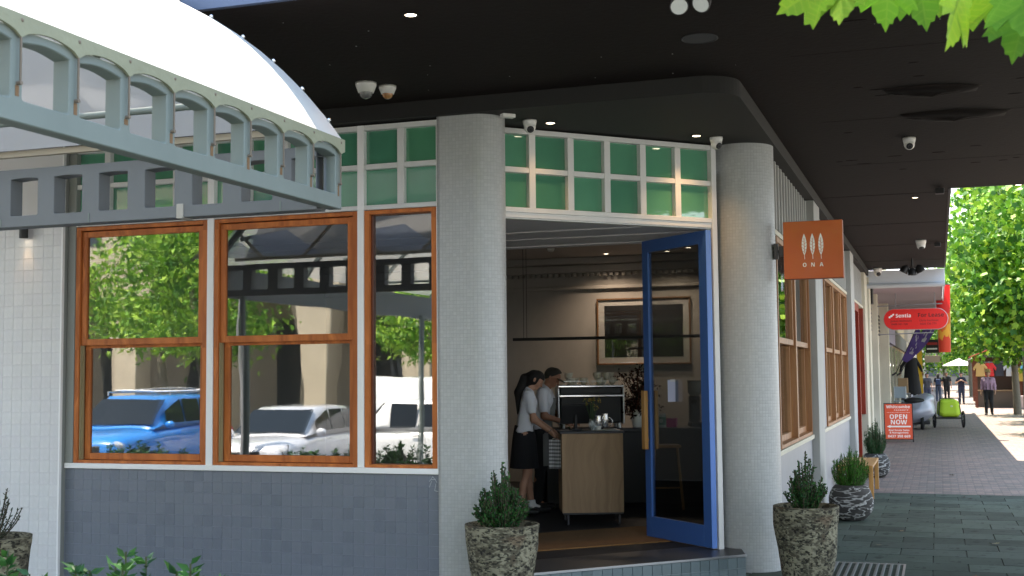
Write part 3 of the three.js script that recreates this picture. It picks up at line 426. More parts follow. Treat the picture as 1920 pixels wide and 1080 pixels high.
// leaves along twigs, as one instanced part
function leafCloud(parent, name, geo, mat, spots, tints) {
  const im = new THREE.InstancedMesh(geo, mat, spots.length), m = new THREE.Matrix4(), q = new THREE.Quaternion(), up = V3(0, 1, 0), c = new THREE.Color();
  spots.forEach((s, i) => { q.setFromUnitVectors(up, s.d.normalize()).multiply(new THREE.Quaternion().setFromAxisAngle(up, rr(0, 6.28))); const k = s.s ?? rr(0.75, 1.2); m.compose(s.p, q, V3(k, k, k)); im.setMatrixAt(i, m); const t = tints[(rnd() * tints.length) | 0], v = rr(0.8, 1.2); im.setColorAt(i, c.setRGB(t[0] * v, t[1] * v, t[2] * v)); });
  im.name = name; im.userData.kind = 'stuff'; lit(im); parent.add(im); return im;
}
function shrub(t, y0, h, w, nTwig, perTwig, geo, mat, tints, cone = 1.0, spike = null) {
  const twigs = [], spots = [];
  for (let i = 0; i < nTwig; i++) {
    const f = i / nTwig, a = rr(0, 6.28), b = V3(rr(-0.02, 0.02), y0 - 0.03, rr(-0.02, 0.02)), reach = w * 0.5 * Math.sqrt(rr(0.02, 1)), top = h * clamp(1 - cone * Math.pow(reach / (w * 0.5), 1.4) * 0.62) * rr(0.6, 1.0);
    const e = V3(Math.cos(a) * reach, y0 + top, Math.sin(a) * reach), mid = V3(e.x * 0.72, y0 + top * 0.42, e.z * 0.72); if (i === 0) { e.set(0.01, y0 + h, 0); mid.set(0, y0 + h * 0.5, 0); }
    const cv = new THREE.QuadraticBezierCurve3(b, mid, e); twigs.push(new THREE.TubeGeometry(cv, 6, 0.0035 + 0.002 * (1 - f), 4, false));
    for (let k = 0; k < perTwig; k++) { const s = 0.14 + 0.86 * (k / perTwig), p = cv.getPoint(s), d = cv.getTangent(s).multiplyScalar(0.55).add(V3(gauss(), gauss() * 0.6 + 0.25, gauss())); p.add(V3(gauss() * 0.008, gauss() * 0.008, gauss() * 0.008)); spots.push({ p, d }); }
  }
  part('stem', twigs, std(0.06, 0.05, 0.03, 0.9), t); leafCloud(t, 'foliage', geo, mat, spots, tints);
}
const boxLeaf = leafGeo(0.027, 0.018), pineLeaf = leafGeo(0.040, 0.006, 0.1), M_leaf = leafMat(1, 1, 1, 0.3, 0.5);
const dkG = [[0.035, 0.12, 0.03], [0.025, 0.085, 0.028], [0.06, 0.155, 0.04]], brG = [[0.08, 0.25, 0.03], [0.055, 0.19, 0.035], [0.11, 0.30, 0.045]];
{ const t = thing('tall_planter', 'lichen stained tall pot with a small box shrub, left of the doorway', 'planter', [-3.085, 0, 0.33]); tallPot(t, 0.647, 0.273, 5); shrub(t, 0.58, 0.52, 0.42, 150, 34, boxLeaf, M_leaf, dkG, 1.0); }
{ const t = thing('tall_planter', 'lichen stained tall pot with a thin leafy shrub, below the ONA sign', 'planter', [-1.055, 0, -1.35]); tallPot(t, 0.66, 0.268, 15); shrub(t, 0.60, 0.50, 0.36, 70, 34, boxLeaf, M_leaf, dkG, 1.0); }
{ const t = thing('tall_planter', 'lichen stained tall pot with a sparse grey green shrub by the white wall', 'planter', [-6.27, 0, 1.98]); tallPot(t, 0.655, 0.268, 25); shrub(t, 0.6, 0.46, 0.44, 34, 24, leafGeo(0.026, 0.010), M_leaf, [[0.035, 0.07, 0.04], [0.05, 0.085, 0.05]], 0.7); }
function bushy(t, y0, h, w, n, tints) { // upright plumes of fine needles
  const tw = [], sp = []; for (let i = 0; i < n; i++) { const a = rr(0, 6.28), r0 = w * 0.42 * Math.sqrt(rnd()), x = Math.cos(a) * r0, z = Math.sin(a) * r0, hh = h * (1 - 0.45 * Math.pow(r0 / (w * 0.42), 1.2)) * rr(0.65, 1.0), b = V3(x * 0.3, y0, z * 0.3), e = V3(x * 1.05, y0 + hh, z * 1.05), cv = new THREE.QuadraticBezierCurve3(b, V3(x, y0 + hh * 0.3, z), e); tw.push(new THREE.TubeGeometry(cv, 4, 0.004, 4)); for (let k = 0; k < 95; k++) { const s = rr(0.1, 1), p = cv.getPoint(s), rad = 0.035 * (1.15 - s); p.add(V3(gauss() * rad, gauss() * 0.01, gauss() * rad)); sp.push({ p, d: V3(gauss(), 0.9 + rnd(), gauss()) }); } }
  part('stem', tw, std(0.07, 0.06, 0.03, 0.9), t); leafCloud(t, 'foliage', pineLeaf, M_leaf, sp, tints);
}
{ const t = thing('round_planter', 'round mottled pot with a bright green feathery bush beside the bench', 'planter', [-1.025, 0, -6.25]); roundPot(t, 0.44, 0.262, 35); bushy(t, 0.36, 0.55, 0.50, 70, brG); }
{ const t = thing('round_planter', 'round mottled pot with an upright green bush past the bench', 'planter', [-1.03, 0, -12.55]); roundPot(t, 0.42, 0.235, 45); bushy(t, 0.34, 0.66, 0.44, 60, [[0.05, 0.15, 0.05], [0.035, 0.115, 0.04]]); }
{ const t = thing('wooden_bench', 'low honey timber bench along the cafe wall behind the round pot', 'bench', [-1.13, 0, -9.6]); for (let k = 0; k < 3; k++) part('slat', bx(-0.24 + k * 0.163, -0.085 + k * 0.163, 0.425, 0.46, -0.85, 0.85, 0.006), M.honey, t); for (const x of [-0.21, 0.21]) for (const z of [-0.78, 0.78]) part('leg', bx(x - 0.03, x + 0.03, 0, 0.424, z - 0.03, z + 0.03, 0.005), M.honey, t); part('rail', [bx(-0.18, 0.18, 0.34, 0.42, 0.76, 0.80), bx(-0.18, 0.18, 0.34, 0.42, -0.80, -0.76)], M.honey, t); }
{ // ribbed drain grate in the slabs at the foot of the right pot
  const t = thing('drain_grate', 'ribbed metal drain grate in the slabs before the right pot', 'grate', [-0.75, 0, -2.35]); part('grate_frame', [bx(-0.40, 0.40, -0.03, 0.004, 0.45, 0.48), bx(-0.40, 0.40, -0.03, 0.004, -0.48, -0.45), bx(-0.42, -0.40, -0.03, 0.004, -0.48, 0.48), bx(0.40, 0.42, -0.03, 0.004, -0.48, 0.48)], M.steel, t); part('grate_base', bx(-0.40, 0.40, -0.03, -0.014, -0.45, 0.45), M.black, t);
  for (let k = 0; k < 13; k++) part('rib', turned(bx(-0.012, 0.012, -0.013, 0.012, -0.44, 0.44, 0.003), -0.0, -0.36 + k * 0.06, 0, 0), std(0.14, 0.15, 0.15, 0.5), t);
}
{ // fallen leaves
  const lg = new THREE.ShapeGeometry(new THREE.Shape([[0, 0], [0.03, 0.02], [0.06, 0.01], [0.045, 0.04], [0.075, 0.055], [0.04, 0.065], [0.03, 0.1], [0.0, 0.075], [-0.03, 0.1], [-0.04, 0.065], [-0.075, 0.055], [-0.045, 0.04], [-0.06, 0.01], [-0.03, 0.02]].map((a) => new THREE.Vector2(...a)))); lg.rotateX(-Math.PI / 2); const p = lg.attributes.position; for (let i = 0; i < p.count; i++) p.setY(i, 0.012 + 3 * p.getX(i) * p.getX(i) + 0.1 * Math.abs(p.getZ(i))); lg.computeVertexNormals();
  for (const [x, z, l, c] of [[-0.47, -5.2, 'pale brown fallen leaf on the slabs beside the bench', [0.22, 0.16, 0.09]], [-0.62, -4.05, 'buff fallen leaf curled on the slabs, nearest the round pot', [0.2, 0.15, 0.08]], [0.45, -4.4, 'greenish fallen leaf on the grey slabs in mid footpath', [0.19, 0.17, 0.08]], [0.28, -2.2, 'reddish fallen leaf on the slabs, midway to the frame edge', [0.19, 0.08, 0.04]], [0.72, -1.25, 'orange brown fallen leaf lying nearest the bottom corner', [0.22, 0.11, 0.03]], [0.30, -9.2, 'dark leaf on the seam of slabs and brown pavers', [0.04, 0.03, 0.02]], [0.36, -9.05, 'second dark leaf on the paver seam, touching the first', [0.04, 0.03, 0.02]], [0.2, -13.0, 'dark leaf far along the brown pavers', [0.05, 0.035, 0.02]]]) { const m = single('fallen_leaf', lg, leafMat(...c, 0.15, 0.8), l, 'leaf', 'fallen leaves on the footpath'); m.position.set(x, 0, z); m.rotation.y = rr(0, 6.28); const k = rr(0.6, 0.95); m.scale.set(k, k, k); }
}
// ---------------------------------------------------------------- people: one smooth body each, clothes over it
const smin = (a, b, k) => { const h = clamp(0.5 + 0.5 * (b - a) / k); return b + (a - b) * h - k * h * (1 - h); };
function capsuleField(list, k) { // list of [ax,ay,az,bx,by,bz,ra,rb]
  return (x, y, z) => {
    let d = 9; for (const c of list) { const ux = c[3] - c[0], uy = c[4] - c[1], uz = c[5] - c[2], px = x - c[0], py = y - c[1], pz = z - c[2], t = clamp((px * ux + py * uy + pz * uz) / (ux * ux + uy * uy + uz * uz + 1e-9)); const e = Math.hypot(px - ux * t, py - uy * t, pz - uz * t) - (c[6] + (c[7] - c[6]) * t); d = d > 8 ? e : smin(d, e, k); } return d;
  };
}
function bounds(list, m) { const lo = [9, 9, 9], hi = [-9, -9, -9]; for (const c of list) for (let i = 0; i < 3; i++) { const r = Math.max(c[6], c[7]) + m; lo[i] = Math.min(lo[i], c[i] - r, c[i + 3] - r); hi[i] = Math.max(hi[i], c[i] + r, c[i + 3] + r); } return [lo, hi]; }
const cap = (a, b, ra, rb) => [a.x, a.y, a.z, b.x, b.y, b.z, ra, rb];
function person(o) {
  const t = thing('person', o.label, 'person', o.pos, o.yaw, o.group); t.scale.setScalar((o.h ?? 1.7) / 1.7);
  const q = o.detail ?? 1, skin = o.skin ?? M.skin, slim = o.slim ?? 1;
  const lean = (p) => { const c = Math.cos(o.lean ?? 0), s = Math.sin(o.lean ?? 0), y = p.y - 0.95; return V3(p.x, 0.95 + y * c - p.z * s, y * s + p.z * c); };
  const hp = o.headPitch ?? 0, neck = lean(V3(0, 1.44, -0.01));
  const H = (x, y, z) => { const c = Math.cos(hp), s = Math.sin(hp); return V3(x, 0, 0).add(V3(0, y * c - z * s, y * s + z * c)).add(neck); };
  const J = {}; for (const [k, s] of [['l', 1], ['r', -1]]) {
    J[k] = { sh: lean(V3(0.165 * s * slim, 1.375, 0)), hip: V3(0.085 * s, 0.90, 0) };
    const a = o['arm_' + k] ?? [[0.23 * s, 1.10, -0.03], [0.245 * s, 0.86, 0.05]]; J[k].el = V3(...a[0]); J[k].wr = V3(...a[1]);
    const g = o['leg_' + k] ?? [[0.09 * s, 0.49, 0.02], [0.095 * s, 0.075, -0.02]]; J[k].kn = V3(...g[0]); J[k].an = V3(...g[1]);
    const f = o['toe_' + k] ?? [J[k].an.x + 0.03 * s, 0.028, J[k].an.z + 0.17]; J[k].toe = V3(...f);
  }
  const torso = [cap(V3(-0.06, 0.93, 0), V3(0.06, 0.93, 0), 0.105 * slim, 0.105 * slim), ...[-1, 1].flatMap((s) => [cap(V3(0.055 * s, 0.95, 0), lean(V3(0.055 * s, 1.12, 0)), 0.095 * slim, 0.085 * slim), cap(lean(V3(0.055 * s, 1.12, 0)), lean(V3(0.075 * s * slim, 1.29, 0.01)), 0.085 * slim, 0.098 * slim)]), cap(lean(V3(-0.12 * slim, 1.375, -0.005)), lean(V3(0.12 * slim, 1.375, -0.005)), 0.058, 0.058)];
  const limb = ['l', 'r'].flatMap((k) => { const j = J[k]; return [cap(j.sh, j.el, 0.050 * slim, 0.038 * slim), cap(j.el, j.wr, 0.039 * slim, 0.026), cap(j.hip, j.kn, 0.083 * slim, 0.052), cap(j.kn, V3().lerpVectors(j.kn, j.an, 0.35).add(V3(0, 0, -0.012)), 0.05, 0.053 * slim), cap(V3().lerpVectors(j.kn, j.an, 0.35).add(V3(0, 0, -0.012)), j.an, 0.052 * slim, 0.034), cap(j.an, j.toe, 0.036, 0.026)]; });
  const nk = [cap(lean(V3(0, 1.38, -0.01)), H(0, 0.09, 0.012), 0.052, 0.047)];
  const all = [...torso, ...limb, ...nk], [lo, hi] = bounds(all, 0.03); const geos = [nets(capsuleField(all, 0.035), lo, hi, 0.014 * q)];
  { // head on its own finer grid
    const hc = [cap(H(0, 0.155, -0.010), H(0, 0.165, 0.018), 0.082, 0.080), cap(H(0, 0.105, 0.035), H(0, 0.075, 0.055), 0.052, 0.036), cap(H(0, 0.06, 0), H(0, 0.10, 0.0), 0.046, 0.05), cap(H(-0.03, 0.115, 0.062), H(0.03, 0.115, 0.062), 0.026, 0.026), cap(H(0, 0.148, 0.090), H(0, 0.116, 0.108), 0.008, 0.0125), cap(H(-0.018, 0.088, 0.084), H(0.018, 0.088, 0.084), 0.008, 0.008), cap(H(-0.085, 0.125, 0), H(-0.087, 0.15, -0.006), 0.012, 0.015), cap(H(0.085, 0.125, 0), H(0.087, 0.15, -0.006), 0.012, 0.015)];
    const [a, b] = bounds(hc, 0.02); geos.push(nets(capsuleField(hc, 0.018), a, b, 0.006 * q));
  }
  for (const [k, s] of [['l', 1], ['r', -1]]) { // hands: palm, four fingers, thumb
    const j = J[k], d = j.wr.clone().sub(j.el).normalize(), n0 = o['palm_' + k] ? V3(...o['palm_' + k]) : V3(-s, 0, 0.15), n = n0.clone().sub(d.clone().multiplyScalar(n0.dot(d))).normalize(), sd = d.clone().cross(n).normalize(), curl = o.curl ?? 0.5;
    const P = (u, v, w) => j.wr.clone().addScaledVector(d, u).addScaledVector(sd, v).addScaledVector(n, w), L = [cap(P(0, 0, 0), P(0.05, 0, 0.002), 0.024, 0.026), cap(P(0.045, -0.026, 0), P(0.075, -0.026, 0), 0.013, 0.011), cap(P(0.045, 0.026, 0), P(0.075, 0.026, 0), 0.013, 0.011)];
    [[-0.029, 0.058], [-0.010, 0.070], [0.010, 0.074], [0.029, 0.066]].forEach(([v, len]) => { const r = 0.0085, c1 = Math.cos(curl * 0.6), s1 = Math.sin(curl * 0.6), c2 = Math.cos(curl * 1.7), s2 = Math.sin(curl * 1.7), a = P(0.075, v, 0), m = a.clone().addScaledVector(d, len * 0.5 * c1).addScaledVector(n, len * 0.5 * s1), e = m.clone().addScaledVector(d, len * 0.5 * c2).addScaledVector(n, len * 0.5 * s2); L.push(cap(a, m, r, r * 0.95), cap(m, e, r * 0.95, r * 0.78)); });
    const th = s * (k === 'l' ? 1 : 1), tb = P(0.022, 0.024 * th, 0.006), tm = P(0.058, 0.046 * th, 0.022), te = P(0.084, 0.044 * th, 0.032); L.push(cap(tb, tm, 0.012, 0.0105), cap(tm, te, 0.0105, 0.0085));
    const [a, b] = bounds(L, 0.012); geos.push(nets(capsuleField(L, 0.006), a, b, 0.005 * q));
  }
  const body = part('body', geos, skin, t);
  for (const s of [-1, 1]) { const e = H(0.032 * s, 0.140, 0.0815); part('eye', ball(0.0105, e.x, e.y, e.z, 1.2, 0.7, 0.6, 8, 6), M.black, body); }
  { const e = H(0, 0.086, 0.0915); part('mouth', ball(0.016, e.x, e.y, e.z, 1.1, 0.28, 0.3, 8, 6), std(0.30, 0.10, 0.08, 0.5), body); }
  const wear = (name, list, mat, k, cut, cell = 0.013) => { const [a, b] = bounds(list, 0.03), f = capsuleField(list, k); return part(name, nets(cut ? (x, y, z) => Math.max(f(x, y, z), cut(x, y, z)) : f, a, b, cell * q), mat, t); };
  const fat = (l, e) => l.map((c) => [...c.slice(0, 6), c[6] + e, c[7] + e]);
  if (o.shirt) { const sl = ['l', 'r'].flatMap((k) => { const j = J[k], s = o.sleeve ?? 0.55; return s <= 1 ? [cap(j.sh, V3().lerpVectors(j.sh, j.el, s), 0.064 * slim, 0.060 * slim)] : [cap(j.sh, j.el, 0.064 * slim, 0.052), cap(j.el, V3().lerpVectors(j.el, j.wr, s - 1), 0.052, 0.038)]; }); const hem = o.hem ?? 0.93; wear('shirt', [...fat(torso, 0.016), ...sl, cap(lean(V3(0, 1.37, -0.01)), lean(V3(0, 1.425, -0.005)), 0.066, 0.060)], o.shirt, 0.03, (x, y, z) => hem - y + 0.012 * Math.sin(x * 30) * Math.sin(z * 25)); }
  if (o.trousers) wear('trousers', [...fat(torso.slice(0, 3), 0.010), ...['l', 'r'].flatMap((k) => { const j = J[k]; return [cap(j.hip, j.kn, 0.096 * slim, 0.072), cap(j.kn, V3().lerpVectors(j.kn, j.an, 0.95), 0.070, 0.058)]; })], o.trousers, 0.03, (x, y, z) => y - 1.03);
  if (o.skirt) { const pts = [[0.135, 1.03], [0.160, 0.93], [0.178, 0.80], [0.192, 0.66], [0.204, 0.535], [0.196, 0.535], [0.15, 0.75]], g = lathe(pts, 36), p = g.attributes.position; for (let i = 0; i < p.count; i++) { const a = Math.atan2(p.getZ(i), p.getX(i)), f = 1 + 0.035 * Math.sin(a * 11) * smooth(0.95, 0.6, p.getY(i)); p.setX(i, p.getX(i) * 1.0 * f); p.setZ(i, p.getZ(i) * 0.82 * f); } g.computeVertexNormals(); part('skirt', g, o.skirt, t); }
  for (const k of ['l', 'r']) { const j = J[k]; if (o.sock) wear('sock', [cap(V3().lerpVectors(j.an, j.kn, 0.24), j.an, 0.047, 0.043), cap(j.an, V3().lerpVectors(j.an, j.toe, 0.4), 0.043, 0.04)], o.sock, 0.02, (x, y) => y - (j.an.y + 0.085), 0.01); wear('shoe', [cap(j.an.clone().add(V3(0, -0.030, -0.03)), j.an.clone().add(V3(0, -0.03, 0.02)), 0.045, 0.046), cap(j.an.clone().add(V3(0, -0.03, 0.02)), j.toe.clone().add(V3(0, 0.008, 0.02)), 0.046, 0.036)], o.shoe ?? M.black, 0.025, (x, y) => -y, 0.011); }
  const hair = (list, mat, cut, name = 'hair') => wear(name, list, mat, 0.02, cut, 0.008);
  if (o.hair !== false) { const face = (x, y, z) => { const p = V3(x, y, z).sub(neck), c = Math.cos(-hp), s = Math.sin(-hp), ly = p.y * c - p.z * s, lz = p.y * s + p.z * c; return Math.min(lz - 0.042, 0.185 - ly) > 0 ? Math.min(lz - 0.042, 0.185 - ly) : Math.max(-1, Math.min(lz - 0.042, 0.185 - ly)); }; const list = [cap(H(0, 0.158, -0.014), H(0, 0.176, 0.016), 0.095, 0.089), cap(H(0, 0.12, -0.03), H(0, 0.08, -0.035), 0.080, 0.055)]; if (o.tail) { const a0 = H(0, 0.15, -0.085), q0 = (y, z) => a0.clone().add(V3(0, y, z)); list.push(cap(a0, q0(-0.03, -0.05), 0.036, 0.045), cap(q0(-0.03, -0.05), q0(-0.20, -0.115), 0.050, 0.056), cap(q0(-0.20, -0.115), q0(-0.44, -0.12), 0.056, 0.024)); } if (o.longHair) list.push(cap(H(0, 0.10, -0.05), H(0, -0.12, -0.09), 0.085, 0.075)); hair(list, o.hairMat ?? M.hair, face); }
  t.userData.J = undefined; delete t.userData.J; return { t, H, J, lean, neck };
}
const yawTo = (dx, dz) => Math.atan2(dx, dz);
{ // customer in white blouse and black skirt at the counter, looking down
  const p = person({ label: 'woman with long ponytail, white blouse and black skirt, reading at the counter', pos: [-4.40, YF, -4.15], yaw: yawTo(0.93, -0.36), h: 1.63, slim: 0.86, lean: 0.13, headPitch: 0.55, shirt: M.shirt, sleeve: 0.62, hem: 0.955, skirt: M.cloth, sock: std(0.75, 0.75, 0.75, 0.9), shoe: M.black, tail: true, arm_r: [[-0.19, 1.10, 0.10], [-0.10, 0.95, 0.30]], arm_l: [[0.19, 1.10, 0.13], [0.10, 0.965, 0.33]], palm_r: [0.2, -1, 0.2], palm_l: [-0.2, -1, 0.2], leg_r: [[-0.085, 0.49, 0.03], [-0.09, 0.075, -0.06]], leg_l: [[0.085, 0.49, 0.04], [0.09, 0.075, 0.09]] });
  part('wrist_watch', (() => { const g = new THREE.TorusGeometry(0.029, 0.006, 6, 16); g.rotateX(Math.PI / 2 - 0.6); g.translate(-0.105, 0.962, 0.285); return g; })(), M.chrome, p.t);
}
{ // barista behind her, cap and apron
  const p = person({ label: 'person in dark cap, white shirt and grey apron beside the coffee machine', pos: [-4.42, YF, -4.80], yaw: yawTo(0.80, -0.1), h: 1.66, lean: 0.16, headPitch: 0.6, shirt: M.shirt, sleeve: 0.7, trousers: M.cloth, skin: M.skinDeep, hair: false, arm_r: [[-0.21, 1.10, 0.09], [-0.12, 1.02, 0.33]], arm_l: [[0.21, 1.12, 0.12], [0.12, 1.05, 0.35]], palm_r: [0.3, -1, 0.2], palm_l: [-0.3, -1, 0.2] });
  const H = p.H; { const list = [cap(H(0, 0.168, -0.012), H(0, 0.182, 0.014), 0.096, 0.092)], [a, b] = bounds(list, 0.02), f = capsuleField(list, 0.02); part('cap', nets((x, y, z) => Math.max(f(x, y, z), H(0, 0.15, 0).y - y + 0.35 * (z - H(0, 0.15, 0).z)), a, b, 0.008), std(0.03, 0.028, 0.022, 0.9), p.t); const br = ball(0.085, 0, 0, 0, 0.95, 0.10, 0.8); br.rotateX(0.6); const c = H(0, 0.175, 0.105); br.translate(c.x, c.y, c.z); part('cap_brim', br, std(0.03, 0.028, 0.022, 0.9), p.t); }
  { const g = new THREE.CylinderGeometry(0.168, 0.19, 0.62, 20, 4, true, -1.15, 2.3); g.scale(1, 1, 0.85); g.translate(0, 0.82, 0.0); const g2 = new THREE.CylinderGeometry(0.150, 0.160, 0.26, 14, 2, true, -0.75, 1.5); g2.rotateX(0.14); g2.translate(0, 1.2, 0.035); part('apron', [g, g2], new THREE.MeshStandardMaterial({ color: C(0.20, 0.20, 0.19), roughness: 0.9, side: THREE.DoubleSide }), p.t); const st = new THREE.TorusGeometry(0.07, 0.008, 5, 16); st.rotateX(1.1); st.translate(0, 1.40, 0.055); part('apron_strap', st, M.cloth, p.t); }
}
// ---------------------------------------------------------------- inside the cafe
const CY = Math.PI * 21 / 180, cpos = [-3.398 - 0.09, YF, -3.367 - 0.24]; // counter centre, turned towards the doorway
{
  const t = thing('counter_cabinet', 'pale oak faced service counter on thin dark legs inside the doorway', 'counter', cpos, CY);
  part('front_panel', bx(-0.318, 0.318, 0.125, 0.935, 0.222, 0.245, 0.003), M.oak, t); part('side_panel', [bx(-0.318, -0.298, 0.125, 0.935, -0.24, 0.221), bx(0.298, 0.318, 0.125, 0.935, -0.24, 0.221)], M.oak, t); part('worktop', bx(-0.335, 0.335, 0.936, 0.958, -0.26, 0.258, 0.004), M.darkGrey, t); part('base_rail', bx(-0.31, 0.31, 0.108, 0.1245, -0.23, 0.24), M.black, t);
  for (const x of [-0.255, 0.275]) for (const z of [-0.2, 0.2]) part('leg', rod([x, 0, z], [x, 0.108, z], 0.013), M.darkGrey, t);
}
const onC = (x, z, y = 0.958) => { const v = V3(x, y, z).applyAxisAngle(V3(0, 1, 0), CY); return [cpos[0] + v.x, cpos[1] + v.y, cpos[2] + v.z]; };
{ // items on the counter
  for (const [x, z, r, h, l] of [[0.085, 0.02, 0.034, 0.155, 'tall steel milk jug standing left of the pair on the counter'], [0.160, 0.0, 0.036, 0.175, 'tall steel milk jug standing right of the pair on the counter']]) { const t = thing('milk_jug', l, 'jug', onC(x, z), 0, 'steel jugs'); part('vessel', lathe([[0.001, 0], [r, 0], [r, h * 0.75], [r * 0.85, h * 0.9], [r * 0.95, h], [r * 0.88, h], [r * 0.8, h * 0.9], [r * 0.92, h * 0.7]], 20), M.chrome, t); const hd = new THREE.TorusGeometry(h * 0.26, 0.005, 6, 12, Math.PI); hd.rotateZ(-Math.PI / 2); hd.translate(r, h * 0.5, 0); part('handle', hd, M.chrome, t); }
  const gl = phys(0.9, 0.92, 0.92, 0.05, { transmission: 0.9, thickness: 0, ior: 1.5 });
  { const t = thing('water_glass', 'clear tumbler at the front of the counter', 'glass', onC(0.02, 0.17)); part('tumbler', lathe([[0.001, 0], [0.03, 0], [0.036, 0.095], [0.033, 0.095], [0.028, 0.008], [0.001, 0.008]], 20), gl, t); part('water', lathe([[0, 0.009], [0.028, 0.009], [0.031, 0.06], [0, 0.06]], 18), phys(0.8, 0.85, 0.88, 0.02, { transmission: 0.8, thickness: 0 }), t); }
  { const t = thing('espresso_cup', 'small white cup and saucer on the counter front', 'cup', onC(0.075, 0.15)); part('saucer', lathe([[0, 0], [0.04, 0.002], [0.062, 0.012], [0.06, 0.014], [0.03, 0.008], [0, 0.008]], 22), M.whitePlastic, t); part('cup', lathe([[0, 0.009], [0.022, 0.009], [0.034, 0.05], [0.031, 0.05], [0.02, 0.014], [0, 0.014]], 20), M.whitePlastic, t); }
  { const t = thing('cutlery_tray', 'steel tray of spoons lying at the right of the counter', 'tray', onC(0.20, 0.16)); part('tray', bx(-0.09, 0.09, 0, 0.012, -0.05, 0.05, 0.004), M.steel, t); for (let k = 0; k < 4; k++) { const g = [rod([-0.07, 0.02, -0.03 + k * 0.02], [0.03, 0.02, -0.03 + k * 0.02], 0.004, 5), ball(0.014, 0.045, 0.02, -0.03 + k * 0.02, 1.3, 0.4, 0.8, 8, 6)]; part('spoon', g, M.chrome, t); } }
  { const t = thing('flower_jar', 'jar of small yellow flowers on the counter', 'flowers', onC(0.03, -0.08)); part('jar', lathe([[0, 0], [0.036, 0], [0.04, 0.08], [0.028, 0.11], [0.03, 0.12]], 18), gl, t); const st = [], sp = []; for (let k = 0; k < 22; k++) { const a = rr(0, 6.28), r = rr(0.02, 0.10), e = [Math.cos(a) * r, rr(0.2, 0.33), Math.sin(a) * r]; st.push(rod([0, 0.05, 0], e, 0.0015, 4)); for (let m = 0; m < 6; m++) sp.push({ p: V3(e[0] + gauss() * 0.012, e[1] + gauss() * 0.012, e[2] + gauss() * 0.012), d: V3(gauss(), gauss(), gauss()) }); } part('stem', st, std(0.05, 0.1, 0.03, 0.8), t); leafCloud(t, 'blossom', leafGeo(0.018, 0.015), M_leaf, sp, [[0.5, 0.32, 0.05], [0.4, 0.28, 0.06], [0.2, 0.2, 0.05]]); }
  { const t = thing('till_screen', 'black till screen seen from behind on the counter', 'till', onC(-0.14, -0.12), CY + 0.2); part('screen_back', (() => { const g = new RoundedBoxGeometry(0.32, 0.22, 0.03, 2, 0.01); g.rotateX(0.35); g.translate(0, 0.17, 0); return g; })(), M.black, t); part('stand', [bx(-0.05, 0.05, 0, 0.012, -0.07, 0.07, 0.003), rod([0, 0, 0], [0, 0.16, 0.0], 0.018)], M.black, t); }
  { const t = thing('tea_towel', 'checked tea towel hanging at the left end of the counter', 'tea towel', onC(-0.352, 0.1, 0.82), CY); const T = tex(64, 64, (u, v) => { const a = (u * 8) % 1 < 0.5, b = (v * 8) % 1 < 0.5; const k = a && b ? 0.05 : a || b ? 0.22 : 0.6; return [k, k, k]; }); const g = new THREE.PlaneGeometry(0.13, 0.30, 10, 12), p = g.attributes.position; for (let i = 0; i < p.count; i++) p.setZ(i, 0.012 * Math.sin(p.getX(i) * 70) * (0.6 - p.getY(i))); g.computeVertexNormals(); g.rotateY(-0.5); g.translate(-0.03, -0.1, 0.02); part('cloth', g, new THREE.MeshStandardMaterial({ map: T, roughness: 0.95, side: THREE.DoubleSide }), t); part('hook', rod([0, 0.06, -0.02], [-0.05, 0.06, 0.03], 0.006), M.steel, t); }
}
const bpos = [-3.72, YF, -5.25], onB = (x, z, y = 0.92) => { const v = V3(x, y, z).applyAxisAngle(V3(0, 1, 0), CY); return [bpos[0] + v.x, bpos[1] + v.y, bpos[2] + v.z]; };
{ const t = thing('back_counter', 'long dark work counter carrying the coffee machine', 'counter', bpos, CY); part('carcass', bx(-0.75, 1.6, 0.06, 0.88, -0.32, 0.30, 0.004), M.black, t); part('worktop', bx(-0.78, 1.62, 0.8805, 0.92, -0.34, 0.33, 0.006), M.darkGrey, t); part('plinth', bx(-0.72, 1.55, 0, 0.0595, -0.3, 0.26), M.blackMatte, t); }
{ // espresso machine seen from its back: chrome rails, dark body, cup rails on top
  const t = thing('coffee_machine', 'wide chrome espresso machine with cup trays on top', 'coffee machine', onB(-0.22, 0.02), CY);
  part('machine_body', bx(-0.36, 0.36, 0.06, 0.40, -0.22, 0.20, 0.02), M.black, t); part('top_rail', [bx(-0.39, 0.39, 0.472, 0.505, -0.24, 0.24, 0.012)], M.chrome, t); part('mid_rail', bx(-0.38, 0.38, 0.36, 0.395, 0.201, 0.235, 0.012), M.chrome, t); part('back_plate', bx(-0.35, 0.35, 0.402, 0.47, -0.2, 0.19), M.darkGrey, t);
  for (const x of [-0.33, 0.33]) for (const z of [-0.18, 0.18]) part('foot', rod([x, 0, z], [x, 0.06, z], 0.025), M.steel, t); for (const x of [-0.39, 0.37]) part('side_panel', bx(x, x + 0.022, 0.05, 0.471, -0.23, 0.22, 0.008), M.steel, t); part('steam_wand', [rod([-0.40, 0.36, 0.16], [-0.45, 0.2, 0.2], 0.006), rod([-0.45, 0.2, 0.2], [-0.44, 0.1, 0.2], 0.006)], M.chrome, t);
  for (const x of [-0.17, 0.17]) part('cup_rail', [bx(x - 0.15, x + 0.15, 0.545, 0.552, 0.19, 0.2), bx(x - 0.15, x + 0.15, 0.545, 0.552, -0.12, -0.11), ...[-0.145, 0, 0.145].map((d) => rod([x + d, 0.505, 0.195], [x + d, 0.55, 0.195], 0.004, 5))], M.steel, t);
}
